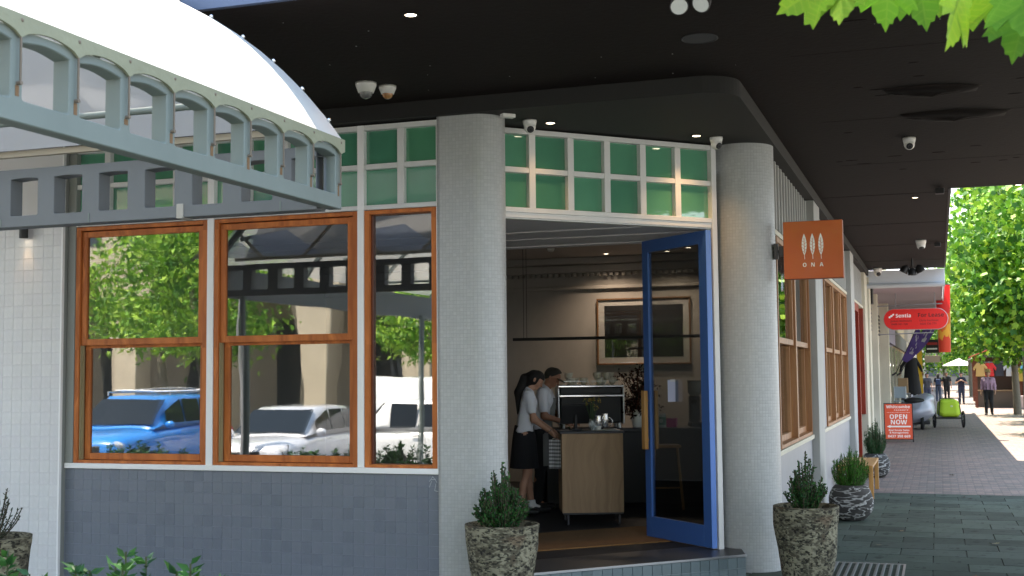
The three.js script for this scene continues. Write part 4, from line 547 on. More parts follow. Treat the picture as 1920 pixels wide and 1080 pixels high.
{ let k = 0; for (const [cx, n] of [[-0.17, 7], [0.17, 9]]) for (let i = 0; i < n; i++) { const up = i > 4, x = cx - 0.11 + (i % 5) * 0.055 + (up ? 0.03 : 0), h = up ? 0.565 : 0.506; const q = onB(-0.22 + x, 0.02 + 0.12 * ((i % 2) - 0.3), 0.92 + h); const m = single('coffee_cup', lathe([[0, 0], [0.02, 0], [0.036, 0.035], [0.038, 0.062], [0.034, 0.062], [0.02, 0.01], [0, 0.01]], 16), std(0.60, 0.57, 0.46, 0.4), (cx < 0 ? 'cream cup piled in the left wire tray on the coffee machine' : 'cream cup piled in the right wire tray, beside the dark bouquet'), 'cup', cx < 0 ? 'cups in the left tray' : 'cups in the right tray'); m.position.set(...q); m.rotation.set(i % 3 === 0 ? 2.6 : 0, k++, 0); m.scale.setScalar(1.35); } }
{ const t = thing('dark_bouquet', 'large dark leafy arrangement in a white vase on the back counter', 'plant', onB(0.34, 0.08)); part('vase', lathe([[0, 0], [0.05, 0], [0.075, 0.1], [0.05, 0.19], [0.06, 0.21], [0.05, 0.21], [0.04, 0.18]], 22), M.whitePlastic, t); const st = [], sp = []; for (let k = 0; k < 70; k++) { const a = rr(0, 6.28), r = rr(0.03, 0.30), b = V3(Math.cos(a) * r, rr(0.25, 0.80) - r * 0.35, Math.sin(a) * r), cv = new THREE.QuadraticBezierCurve3(V3(0, 0.15, 0), V3(b.x * 0.3, b.y * 0.8, b.z * 0.3), b); st.push(new THREE.TubeGeometry(cv, 5, 0.0022, 4)); for (let m = 0; m < 20; m++) { const p = cv.getPoint(rr(0.45, 1)); sp.push({ p: p.add(V3(gauss() * 0.022, gauss() * 0.022, gauss() * 0.022)), d: V3(gauss(), gauss(), gauss()) }); } } part('stem', st, M.cedarDark, t); leafCloud(t, 'foliage', leafGeo(0.042, 0.024), M_leaf, sp, [[0.03, 0.016, 0.014], [0.022, 0.02, 0.012], [0.05, 0.02, 0.016]]); }
{ const t = thing('tea_canister', 'green and white paper canister standing near the door handle', 'canister', onB(0.62, 0.16)); part('canister', lathe([[0, 0], [0.045, 0], [0.045, 0.15], [0, 0.15]], 24), std(0.42, 0.50, 0.44, 0.5), t); part('label_band', lathe([[0.0455, 0.03], [0.0455, 0.12]], 24), std(0.03, 0.22, 0.14, 0.5), t); part('lid', lathe([[0.047, 0.145], [0.047, 0.165], [0, 0.165]], 24), std(0.6, 0.6, 0.56, 0.5), t); const e = new THREE.CircleGeometry(0.026, 20); e.translate(0, 0.078, 0.0475); part('emblem', e, std(0.5, 0.58, 0.5, 0.6), t); }
{ const t = thing('gift_box', 'bright pink box beside the green canister', 'box', onB(0.74, 0.14)); part('box', bx(-0.055, 0.055, 0, 0.085, -0.05, 0.05, 0.004), std(0.50, 0.03, 0.20, 0.6), t); part('lid', bx(-0.058, 0.058, 0.0855, 0.105, -0.053, 0.053, 0.003), std(0.42, 0.025, 0.17, 0.6), t); }
for (const [x, l] of [[1.05, 'black coffee grinder with clear hopper, seen first through the door glass'], [1.27, 'black coffee grinder with clear hopper, middle of three behind the door glass'], [1.49, 'black coffee grinder with clear hopper, last of three nearest the door hinge']]) { const t = thing('coffee_grinder', l, 'coffee grinder', onB(x, -0.05), CY, 'three coffee grinders'); part('grinder_body', [bx(-0.07, 0.07, 0, 0.05, -0.11, 0.11, 0.008), bx(-0.06, 0.06, 0.05, 0.36, -0.1, 0.03, 0.015), rod([0, 0.29, 0.03], [0, 0.27, 0.12], 0.03)], M.black, t); part('hopper', lathe([[0.05, 0.36], [0.085, 0.40], [0.085, 0.53], [0.08, 0.53], [0.08, 0.41], [0.045, 0.365]], 22), phys(0.75, 0.76, 0.74, 0.08, { transmission: 0.75, thickness: 0, ior: 1.45 }), t); part('hopper_lid', lathe([[0, 0.545], [0.087, 0.545], [0.087, 0.53], [0, 0.53]], 22), M.black, t); part('beans', lathe([[0, 0.38], [0.06, 0.39], [0.078, 0.42], [0, 0.43]], 18), std(0.05, 0.025, 0.012, 0.6), t); }
{ const t = thing('framed_photograph', 'wide framed dark photograph with white mount on the back wall', 'picture', [-3.94, 2.36, -8.165]); const w = 0.68, h = 0.475; part('picture_frame', [bx(-w, w, h - 0.022, h, -0.02, 0.02, 0.003), bx(-w, w, -h, -h + 0.022, -0.02, 0.02, 0.003), bx(-w, -w + 0.022, -h + 0.022, h - 0.022, -0.02, 0.02, 0.003), bx(w - 0.022, w, -h + 0.022, h - 0.022, -0.02, 0.02, 0.003)], std(0.20, 0.105, 0.045, 0.5), t); part('mount', bx(-w + 0.022, w - 0.022, -h + 0.022, h - 0.022, -0.012, -0.004), std(0.62, 0.61, 0.58, 0.9), t);
  const T = tex(256, 192, (u, v) => { const hill = 0.42 + 0.10 * Math.sin(u * 5 + 1) + 0.05 * fbm(u, 0.2, 8, 3, 3), k = v < hill ? 0.004 : 0.01 + 0.06 * smooth(0.2, 0.9, fbm(u, v, 3, 4, 61)) * smooth(hill, hill + 0.4, v); return [k, k, k * 1.02]; }); const g = new THREE.PlaneGeometry(1.14, 0.74); g.translate(0, 0, -0.0025); part('print', g, phys(1, 1, 1, 0.6, { map: T }), t); part('picture_glass', bx(-w + 0.022, w - 0.022, -h + 0.022, h - 0.022, 0.0, 0.003), phys(1, 1, 1, 0, { transmission: 1, thickness: 0, ior: 1.6 }), t); }
{ const t = thing('pendant_lamp', 'long thin black bar lamp hung on two wires across the room', 'pendant lamp', [-3.55, 2.18, -5.2]); part('lamp_bar', bx(-1.33, 1.33, -0.018, 0.018, -0.022, 0.022, 0.003), M.black, t); for (const x of [-1.195, -1.155, 1.16, 1.2]) part('suspension_wire', rod([x, 0.018, 0], [x, 1.24, 0], 0.0035, 5), M.darkGrey, t); part('ceiling_rose', [lathe([[0, 1.255], [0.05, 1.255], [0.045, 1.225], [0, 1.225]], 18, -1.175), lathe([[0, 1.255], [0.05, 1.255], [0.045, 1.225], [0, 1.225]], 18, 1.18)], M.whitePlastic, t); }
single('smoke_detector', lathe([[0, -0.055], [0.035, -0.055], [0.05, -0.03], [0.055, 0], [0, 0]], 22), M.whitePlastic, 'round smoke detector on the cafe ceiling', 'smoke detector').position.set(-4.82, 3.44, -6.6);
for (const [x, z, l] of [[-4.35, -7.7, 'small lit ceiling light above the left of the framed photograph'], [-3.48, -7.7, 'small lit ceiling light seen through the door glass, left one'], [-3.12, -7.35, 'small lit ceiling light seen through the door glass, right one']]) { const t = thing('ceiling_spot', l, 'ceiling light', [x, 3.44, z], 0, 'cafe ceiling lights'); part('trim_ring', lathe([[0.036, 0], [0.05, -0.003], [0.046, -0.008], [0.036, -0.005]], 22), M.whitePlastic, t); part('lamp_face', lathe([[0, -0.004], [0.0355, -0.004], [0.0355, -0.001], [0, -0.001]], 20), M.lamp, t); const s = new THREE.SpotLight(0xffe2c4, 0.85, 8, 1.25, 1.0, 2); s.position.set(x, 3.41, z); s.target.position.set(x, 0, z + 0.3); s.castShadow = true; scene.add(s, s.target); }
{ const t = thing('bar_stool', 'timber bar stool in the dim room behind the door glass', 'stool', [-3.02, YF, -5.1], 0.4); part('seat', bx(-0.17, 0.17, 0.70, 0.735, -0.17, 0.17, 0.012), M.honey, t); for (const x of [-1, 1]) for (const z of [-1, 1]) part('leg', rod([x * 0.18, 0, z * 0.18], [x * 0.13, 0.70, z * 0.13], 0.016), M.honey, t); part('foot_rest', [rod([-0.165, 0.25, 0.165], [0.165, 0.25, 0.165], 0.01), rod([-0.165, 0.25, -0.165], [0.165, 0.25, -0.165], 0.01)], M.honey, t); }
{ const g = extrude([[-3.50, 1.30], [-2.02, 2.70], [-2.9, 3.35], [-4.1, 2.2]].reverse(), 0.012); g.rotateX(-Math.PI / 2); g.translate(0, YF - 0.0035, 0); single('door_mat', uvBox(g), M.mat, 'brown coir mat inside the doorway', 'mat'); }
{ const g = new THREE.PlaneGeometry(0.15, 0.25); const m = thing('paper_notice', 'blank bluish paper notice stuck on the door glass', 'notice', [-2.315, 1.585, -2.255], Math.PI / 4 + 0.02); part('sheet', bx(-0.058, 0.058, -0.1, 0.1, -0.0005, 0.0005), std(0.40, 0.42, 0.55, 0.8), m); part('tape', bx(-0.03, 0.03, 0.085, 0.105, 0.0007, 0.0012), std(0.5, 0.5, 0.5, 0.4), m); }
// ---------------------------------------------------------------- arched glass canopy at the kerb (vault axis towards the street)
{
  const t = thing('arched_canopy', 'arched glass canopy with blue grey steel ladder beams at the kerb', 'canopy');
  const X0 = -3.10, XL = -7.70, Z0 = 2.90, Z1 = 9.2, cx = -5.40, cy = 1.406, R = 2.834, SP = M.steelPaint;
  const arcHole = (a, b, y0, y1, r = 0.014, rise = 0.016) => { const h = [[a, y0 + r], [a + r * 0.3, y0 + r * 0.3], [a + r, y0], [b - r, y0], [b - r * 0.3, y0 + r * 0.3], [b, y0 + r], [b, y1 - rise]]; for (let i = 1; i < 8; i++) { const s = i / 8; h.push([b + (a - b) * s, y1 - rise + rise * Math.sin(Math.PI * s)]); } h.push([a, y1 - rise]); return h; };
  { // street side eave beam: ladder with arched bays, running along z
    const holes = [], n = 20, p = 0.3145; for (let i = 0; i < n; i++) { const a = Z0 + 0.035 + i * p + 0.030, b = Z0 + 0.035 + (i + 1) * p - 0.024; if (b < Z1 - 0.03) holes.push(arcHole(a, b, 2.738, 2.972)); }
    const g = extrude([[Z0, 2.668], [Z1, 2.655], [Z1, 3.0], [Z0, 3.0]], 0.07, { holes, bevel: 0.004 }); g.rotateY(-Math.PI / 2); g.translate(X0 + 0.0, 0, 0); part('eave_beam', uvBox(g), SP, t, 'ladder beam with arched bays and rusty bolts');
    // bolts through each post, holding the glass edge
    for (let i = 0; i < 20; i++) { const z = Z0 + 0.035 + i * p; if (z > Z1) break; part('hanger_rod', [rod([X0 + 0.018, 2.80, z], [X0 + 0.018, 3.025, z], 0.0045, 6), rod([X0 + 0.003, 2.80, z], [X0 + 0.024, 2.80, z], 0.008, 6), ball(0.009, X0 + 0.018, 3.03, z, 1, 1, 1, 8, 6)], std(0.16, 0.13, 0.10, 0.7), t); part('rust_stain', bx(X0 + 0.004, X0 + 0.0055, 2.80 - rr(0.03, 0.07), 2.792, z - rr(0.006, 0.012), z + rr(0.006, 0.012)), std(0.17, 0.10, 0.05, 0.9), t); }
    // grimy scalloped drip edge of the glazing
    const sh = [[Z0 - 0.01, 3.052], [Z1, 3.052]]; for (let i = 19; i >= 0; i--) { const a = Z0 + 0.035 + i * p; for (let k = 10; k >= 0; k--) { const z = a + p * (k / 10); if (z > Z1) continue; sh.push([z, 2.966 + 0.040 * Math.pow(Math.sin((Math.PI * k) / 10), 0.6)]); } } sh.push([Z0 - 0.01, 2.985]);
    const e = extrude(sh, 0.012); e.rotateY(-Math.PI / 2); e.translate(X0 + 0.022, 0, 0); part('drip_edge', uvBox(e), new THREE.MeshStandardMaterial({ color: C(0.28, 0.29, 0.205), roughness: 0.85, map: grime, bumpMap: fineBump, bumpScale: 0.003 }), t);
  }
  { // end beam along x, facing the building
    const holes = []; for (let i = 0; i < 15; i++) { const b = X0 - 0.05 - i * 0.319, a = b - 0.205; if (a > XL) holes.push(arcHole(a, b, 2.722, 2.955, 0.012, 0.006)); }
    const g = extrude([[XL, 2.660], [X0 - 0.1, 2.660], [X0 - 0.1, 3.005], [XL, 3.005]], 0.10, { holes, bevel: 0.003 }); g.translate(0, 0, Z0 - 0.001); part('end_beam', uvBox(g), M.steelDark, t);
    for (let i = 0; i < 8; i++) part('joint_plate', bx(X0 - 0.32 - i * 0.638 - 0.004, X0 - 0.32 - i * 0.638 + 0.004, 2.66, 2.715, Z0 + 0.1005, Z0 + 0.105), M.steelPaint, t);
    part('splice_sleeve', bx(-4.09, -4.045, 2.65, 2.735, Z0 - 0.006, Z0 + 0.11, 0.004), std(0.42, 0.41, 0.38, 0.6, { map: grime }), t);
    const wl = [[XL, 2.66]]; const b2 = extrude([[Z0, 2.668], [Z1, 2.655], [Z1, 3.0], [Z0, 3.0]], 0.095); b2.rotateY(-Math.PI / 2); b2.translate(XL + 0.05, 0, 0); part('rear_beam', uvBox(b2), M.steelDark, t);
  }
  const arcPt = (a, r = R) => [cx + r * Math.cos(a), cy + r * Math.sin(a)], A0 = Math.asin((3.03 - cy) / R), A1 = Math.PI - A0;
  const arch = (z, r, w, h, name, mat) => { const g = []; const n = 26; for (let i = 0; i < n; i++) { const a = A0 + ((A1 - A0) * i) / n, b = A0 + ((A1 - A0) * (i + 1)) / n, p = arcPt(a, r), q = arcPt(b, r); g.push(bar([p[0], p[1], z], [q[0], q[1], z], w, h)); } part(name, g, mat, t); };
  for (const z of [Z0 + 0.03, Z0 + 2.1, Z0 + 4.2, Z1 - 0.03]) arch(z, R - 0.05, 0.05, 0.05, 'arch_rib', SP);
  { // glazing: frosted panels side by side along the vault
    const gl = phys(0.90, 0.91, 0.92, 0.45, { transmission: 0.55, thickness: 0, ior: 1.4 }); const n = 10, L = (Z1 - Z0) / n;
    for (let k = 0; k < n; k++) { const p = [], I = [], m = 28; for (let i = 0; i <= m; i++) { const a = A0 + 0.006 + ((A1 - A0 - 0.012) * i) / m; for (const [r, z] of [[R, Z0 + k * L + 0.0008], [R, Z0 + (k + 1) * L - 0.0008]]) { const q = arcPt(a, r); p.push(q[0], q[1], z - 0.012); } } for (let i = 0; i < m; i++) I.push(i * 2, i * 2 + 2, i * 2 + 1, i * 2 + 1, i * 2 + 2, i * 2 + 3); const g = new THREE.BufferGeometry(); g.setAttribute('position', new THREE.Float32BufferAttribute(p, 3)); g.setAttribute('uv', new THREE.Float32BufferAttribute(new Float32Array((p.length / 3) * 2), 2)); g.setIndex(I); g.computeVertexNormals(); part('roof_panel', g, gl, t); }
    for (let i = 0; i < 16; i++) { const a = A0 + 0.06 + i * 0.09, q = arcPt(a, R + 0.008); part('glazing_bolt', ball(0.012, q[0], q[1], Z0 + 0.0, 1, 1, 1, 8, 6), M.chrome, t); }
  }
  { // end gable: flat horizontal tube, raking tubes and clear / pale panes
    const tube = std(0.42, 0.37, 0.29, 0.7, { map: grime }), z = Z0 + 0.16;
    part('gable_tube', [bar([-7.5, 3.085, z], [-3.28, 3.085, z], 0.035, 0.035)], tube, t);
    for (const s of [0, 1, 2]) { const x = -4.30 - s * 1.42; part('raking_tube', bar([x, 3.09, z], [x - 0.46, 3.52, z], 0.03, 0.03), tube, t); part('raking_tube', bar([x - 0.92, 3.09, z], [x - 0.46, 3.52, z], 0.03, 0.03), tube, t); }
    part('gable_pane', (() => { const pts = [[-7.4, 3.10], [-3.36, 3.10]]; for (let k = 1; k < 12; k++) { const a = A0 + 0.10 + ((A1 - A0 - 0.20) * k) / 12, q = arcPt(a, R - 0.09); pts.push([q[0], q[1]]); } const g = extrude(pts, 0.006); g.translate(0, 0, z + 0.045); return g; })(), phys(0.60, 0.61, 0.64, 0.5, { transmission: 0.62, thickness: 0, ior: 1.45 }), t);
    const blueGlass = phys(0.62, 0.72, 0.92, 0.55, { transmission: 0.6, thickness: 0, ior: 1.45 });
    for (const s of [0, 1, 2]) { const x = -4.30 - s * 1.42; part('gable_pane', quadGeo([[[x + 0.72, 3.11, z], [x + 0.02, 3.11, z], [x - 0.24, 3.34, z], [x + 0.3, 3.40, z]]]), blueGlass, t); part('gable_pane', quadGeo([[[x - 0.05, 3.11, z + 0.01], [x - 0.86, 3.11, z + 0.01], [x - 0.62, 3.30, z + 0.01], [x - 0.30, 3.28, z + 0.01]]]), phys(0.72, 0.76, 0.82, 0.5, { transmission: 0.55, thickness: 0, ior: 1.45 }), t); }
    for (const s of [0, 1]) { const y0 = 3.06, zz = Z0 + 1.0 + s * 2.6; part('tie_rod', rod([XL + 0.1, y0, zz], [X0 - 0.1, y0, zz], 0.018), SP, t); part('cross_brace', [rod([X0 - 0.3, 3.3, zz - 0.9], [-5.4, 4.1, zz + 0.9], 0.022), rod([XL + 0.3, 3.3, zz - 0.9], [-5.4, 4.1, zz + 0.9], 0.022)], SP, t); }
  }
  for (const [x, z] of [[-7.6, 3.4], [-7.6, 8.6]]) part('post', rod([x, 0, z], [x, 2.7, z], 0.04, 14), SP, t);
}
// ---------------------------------------------------------------- clipped planting along the kerb, tops just in view bottom left
{
  const gl = leafGeo(0.066, 0.028), tints = [[0.05, 0.15, 0.035], [0.03, 0.10, 0.03], [0.075, 0.19, 0.05], [0.045, 0.12, 0.06]];
  [[-4.55, 5.0, 0.97, 'glossy leafy hedge plant in the corner under the tall pot'], [-3.72, 4.9, 1.0, 'glossy leafy hedge plant with upright shoots, left of the lower edge'], [-3.12, 4.75, 1.0, 'glossy leafy hedge plant, third along the lower edge'], [-2.62, 4.6, 0.90, 'low glossy hedge plant, at the right end of the hedge'], [-5.5, 4.9, 0.88, 'hedge plant further left, seen mirrored below the white van'], [-6.3, 4.8, 0.92, 'hedge plant mirrored at the foot of the narrow window'], [-7.0, 4.9, 0.86, 'hedge plant by the canopy post'], [-7.9, 5.1, 0.80, 'hedge plant mirrored below the silver car'], [-9.2, 4.9, 0.82, 'hedge plant mirrored below the blue car, its near side'], [-10.2, 5.0, 0.88, 'hedge plant mirrored below the blue car, its far side']].forEach(([x, z, h, l]) => {
    const t = thing('hedge_plant', l, 'shrub', [x, 0, z], 0, 'hedge plants by the kerb'), st = [], sp = [];
    for (let i = 0; i < 44; i++) { const a = rr(0, 6.28), r = 0.40 * Math.sqrt(rnd()), hh = h * rr(0.75, 1.08) * (1 - 0.25 * r), b = V3(Math.cos(a) * r, hh, Math.sin(a) * r), cv = new THREE.QuadraticBezierCurve3(V3(b.x * 0.4, 0, b.z * 0.4), V3(b.x, hh * 0.5, b.z), b); st.push(new THREE.TubeGeometry(cv, 5, 0.005, 4)); for (let k = 0; k < 52; k++) { const s = Math.pow(rnd(), 0.6), p = cv.getPoint(0.15 + 0.85 * s), an = k * 2.4; sp.push({ p, d: V3(Math.cos(an), rr(0.25, 1.0), Math.sin(an)) }); } }
    part('stem', st, std(0.06, 0.07, 0.03, 0.9), t); leafCloud(t, 'foliage', gl, M_leaf, sp, tints);
  });
  struct('planting_bed', bx(-11, -2.4, -0.1, 0.015, 3.9, 5.6), soil);
}
// ---------------------------------------------------------------- plane-tree branch reaching in at the top right
function lobed(L, fine = 1) { // maple-like plane leaf in the xy plane, stalk at the origin, tip up +y
  const tips = [[0, 1, 1.0], [0.72, 0.66, 0.86], [-0.72, 0.66, 0.86], [0.78, 0.10, 0.55], [-0.78, 0.10, 0.55]], pts = [];
  const out = [[0.0, 0.0], [0.20, -0.04], [0.44, -0.02], [0.60, 0.10], [0.50, 0.20], [0.64, 0.26], [0.56, 0.34], [0.72, 0.44], [0.86, 0.64], [0.70, 0.62], [0.64, 0.72], [0.50, 0.64], [0.36, 0.58], [0.34, 0.72], [0.24, 0.78], [0.20, 0.86], [0.11, 0.86], [0.0, 1.0]];
  const use = fine ? out : out.filter((_, i) => [0, 2, 3, 4, 8, 11, 12, 14, 17].includes(i));
  for (const [x, y] of use) pts.push([x, y]); for (const [x, y] of [...use].reverse().slice(1, -1)) pts.push([-x, y]);
  const n = pts.length, p = [0, 0.42 * L, -0.02 * L], uv = [0.5, 0.5]; for (const [x, y] of pts) { const r = Math.hypot(x, y - 0.42); p.push(x * L * 0.72, y * L, 0.10 * L * Math.abs(x) - 0.12 * L * r * r); uv.push(x * 0.5 + 0.5, y); }
  const I = []; for (let i = 0; i < n; i++) I.push(0, 1 + ((i + 1) % n), 1 + i); const g = new THREE.BufferGeometry(); g.setAttribute('position', new THREE.Float32BufferAttribute(p, 3)); g.setAttribute('uv', new THREE.Float32BufferAttribute(uv, 2)); g.setIndex(I); g.computeVertexNormals(); return g;
}
const veinT = tex(256, 256, (u, v) => { let d = 9; for (const [x, y] of [[0.5, 1.1], [0.93, 0.62], [0.07, 0.62], [0.85, 0.12], [0.15, 0.12]]) { const ux = x - 0.5, uy = y - 0.04, t = clamp(((u - 0.5) * ux + (v - 0.04) * uy) / (ux * ux + uy * uy)), e = Math.hypot(u - 0.5 - ux * t, v - 0.04 - uy * t); d = Math.min(d, e); const s = (t * 9) % 1; if (t > 0.12 && t < 0.9) d = Math.min(d, e < 0.16 ? Math.abs(s - 0.5 - e * 1.8) * 0.06 + 0.004 : 9); } const k = 0.86 + 0.14 * fbm(u, v, 12, 3, 5), w = smooth(0.014, 0.004, d) * 0.55; return [0.62 * k + 0.3 * w, 0.80 * k + 0.15 * w, 0.45 * k + 0.25 * w]; });
{
  const t = thing('plane_tree_branch', 'plane tree branch with large yellow green leaves at the top corner', 'tree branch', [0.5, 3.3, 5.3]);
  const lm = [[0.27, 0.44, 0.05], [0.36, 0.50, 0.05], [0.19, 0.36, 0.05]].map((c) => new THREE.MeshPhysicalMaterial({ color: C(...c), map: veinT, roughness: 0.55, transmission: 0.5, thickness: 0, ior: 1.35, specularIntensity: 0.35, side: THREE.DoubleSide }));
  const gs = [0.16, 0.19, 0.215].map((l) => lobed(l)), W = (x, y, z) => [x - 0.5, y - 3.3, z - 5.3], st = [];
  // [x, y, z (leaf stalk end)], droop direction (x,y), spin about it, size
  const L = [[-0.267, 2.834, 5.464, -0.85, -0.5, 0.4, 0], [-0.213, 2.861, 5.447, -0.1, -1, -0.5, 0], [-0.096, 2.915, 5.305, -0.12, -1, 0.3, 1], [-0.017, 2.939, 5.174, 0.12, -1, -0.6, 1], [0.104, 2.820, 5.388, -0.24, -1, 0.15, 2], [0.176, 2.897, 5.157, 0.3, -1, 0.7, 1], [0.279, 2.788, 5.272, -0.3, -1, -0.4, 1], [0.234, 2.969, 4.983, -0.05, -1, 0.2, 2], [0.050, 3.003, 4.996, -0.05, -1, -0.3, 1], [0.318, 2.880, 5.160, -0.5, -0.9, 0.5, 2], [-0.061, 2.995, 4.981, 0.45, -0.85, 0.9, 1], [0.238, 2.810, 5.394, 0.2, -1, -0.8, 1]];
  L.forEach(([x, y, z, dx, dy, tw, s]) => { const m = lit(new THREE.Mesh(gs[s], lm[(rnd() * 3) | 0])); m.name = 'leaf'; m.position.set(...W(x, y, z)); const q = new THREE.Quaternion().setFromUnitVectors(V3(0, 1, 0), V3(dx, dy, rr(-0.25, 0.25)).normalize()), q2 = new THREE.Quaternion().setFromAxisAngle(V3(0, 1, 0), tw); m.quaternion.copy(q.multiply(q2)); t.add(m); const e = W(x, y, z), b = [e[0] - dx * 0.05 + 0.05, e[1] + 0.10, e[2] + 0.02]; st.push(rod(e, b, 0.0018, 5), rod(b, [b[0] + 0.09, b[1] + 0.05, b[2]], 0.003, 5)); });
  part('twig', [rod(W(-0.30, 2.955, 5.42), W(0.10, 3.02, 5.3), 0.0035, 6, 0.006), rod(W(0.10, 3.02, 5.3), W(0.95, 3.08, 5.35), 0.006, 7, 0.012), rod(W(0.95, 3.08, 5.35), W(2.4, 3.7, 5.6), 0.012, 8, 0.03), rod(W(2.4, 3.7, 5.6), W(3.9, 5.6, 6.2), 0.03, 9, 0.07), ...st], std(0.10, 0.075, 0.05, 0.9), t);
  part('seed_ball', ball(0.016, ...W(0.36, 2.80, 5.32), 1, 1, 1, 12, 9), std(0.16, 0.10, 0.03, 0.95, { bumpMap: fineBump, bumpScale: 0.004 }), t);
}
// ---------------------------------------------------------------- side street beyond the cafe
const cvTex = (w, h, draw) => { const cv = document.createElement('canvas'); cv.width = w; cv.height = h; draw(cv.getContext('2d'), w, h); const t = new THREE.CanvasTexture(cv); t.colorSpace = THREE.SRGBColorSpace; return t; };
{ // first neighbour: cream pilasters, grey panelled front
  const t = thing('panelled_shop', 'cream and grey panelled shopfront next past the cafe', 'building', [-1.5, 0, -22.5]);
  const P = (n, g, m, l) => part(n, g, m, t, l);
  P('wall', bx(-4, -0.25, 0, 5.2, -4.8, 4.2), M.render);
  for (const [a, b, e] of [[3.55, 4.15, 0.16], [-0.1, 0.35, 0.15], [-4.6, -4.1, 0.24]]) P('pilaster', bx(-0.3, e, 0, 3.78, a, b, 0.01), M.cream);
  for (const [a, b] of [[0.36, 3.54], [-4.09, -0.11]]) { P('shop_panel', bx(-0.25, -0.02, 0, 0.85, a, b, 0.006), std(0.42, 0.43, 0.46, 0.6)); P('shop_window', bx(-0.2, -0.06, 0.86, 2.5, a, b), phys(0.10, 0.11, 0.14, 0.05, { clearcoat: 1 })); P('transom_panel', bx(-0.22, 0.0, 2.52, 3.7, a, b, 0.006), std(0.50, 0.47, 0.48, 0.6)); for (let k = 0; k < 3; k++) P('mullion', bx(-0.1, 0.02, 0.86, 2.5, a + 0.3 + k * 1.1, a + 0.36 + k * 1.1), M.cream); const lv = []; for (let k = 0; k < 6; k++) lv.push(bx(-0.02, 0.03, 2.75 + k * 0.1, 2.80 + k * 0.1, a + 0.15, a + 0.75)); P('vent', lv, M.darkGrey); }
  P('vent_box', bx(0.0, 0.2, 3.25, 3.6, 3.1, 3.5, 0.01), M.black);
}
{ // second awning, pale fascia
  const t = thing('shop_awning', 'pale fascia awning of the shops past the cafe', 'awning', [-0.6, 3.63, -18.36]);
  part('fascia_board', bx(-0.95, 0.80, 0.0, 0.28, -0.08, 0.0, 0.006), std(0.62, 0.66, 0.72, 0.5), t); part('gutter', rod([-0.8, -0.05, 0.03], [0.80, -0.05, 0.03], 0.05, 12), std(0.50, 0.53, 0.56, 0.5), t); part('side_fascia', bx(0.77, 0.80, 0.0, 0.28, -30, -0.09), std(0.62, 0.66, 0.72, 0.5), t);
  for (let k = 0; k < 24; k++) part('soffit_sheet', bx(-0.95, 0.765, 0.02, 0.06, -1.28 - k * 1.2, -0.081 - k * 1.2, 0.02), std(0.34, 0.29, 0.31, 0.7), t);
  part('end_bracket', bx(-0.9, -0.82, -0.5, 0.0, -0.07, -0.02), M.cream, t);
}
function shopRow(label, z0, z1, h, wall, band, n, x = -1.55) {
  const t = thing('terrace_shop', label, 'building', [x, 0, (z0 + z1) / 2]), L = (z0 - z1) / 2; part('wall', bx(-5, -0.05, 0, h, -L, L), wall, t); part('sign_band', bx(-0.05, 0.06, 2.75, 3.35, -L + 0.1, L - 0.1, 0.01), band, t); part('cornice', bx(-0.05, 0.12, h - 0.25, h, -L, L, 0.02), M.cream, t);
  const w = (2 * L - 0.4) / n; for (let k = 0; k < n; k++) { const a = -L + 0.2 + k * w + 0.15, b = a + w - 0.3; part('shop_window', bx(-0.06, 0.01, 0.6, 2.6, a, b), phys(0.07, 0.075, 0.09, 0.06, { clearcoat: 1 }), t); part('window_frame', [bx(-0.04, 0.05, 0.5, 0.6, a - 0.05, b + 0.05), bx(-0.04, 0.05, 0.6, 2.66, a - 0.06, a), bx(-0.04, 0.05, 0.6, 2.66, b, b + 0.06)], M.cream, t); part('stall_riser', bx(-0.05, 0.03, 0, 0.49, a, b, 0.006), std(0.3, 0.3, 0.33, 0.7), t); }
}
shopRow('lilac grey shopfront under the pale fascia awning', -27.4, -40, 5, std(0.36, 0.34, 0.40, 0.8, { map: grime }), std(0.30, 0.27, 0.38, 0.6), 4);
shopRow('ochre shopfront beyond the purple flags', -40.1, -58, 5, std(0.40, 0.31, 0.17, 0.8, { map: grime }), std(0.05, 0.05, 0.05, 0.6), 5);
shopRow('brown shopfront far down the footpath', -58.1, -96, 5.5, std(0.26, 0.20, 0.15, 0.8, { map: grime }), std(0.42, 0.36, 0.28, 0.6), 9);
shopRow('pale shopfront at the far end of the street', -96.1, -150, 6, std(0.42, 0.40, 0.36, 0.8, { map: grime }), M.cream, 8);
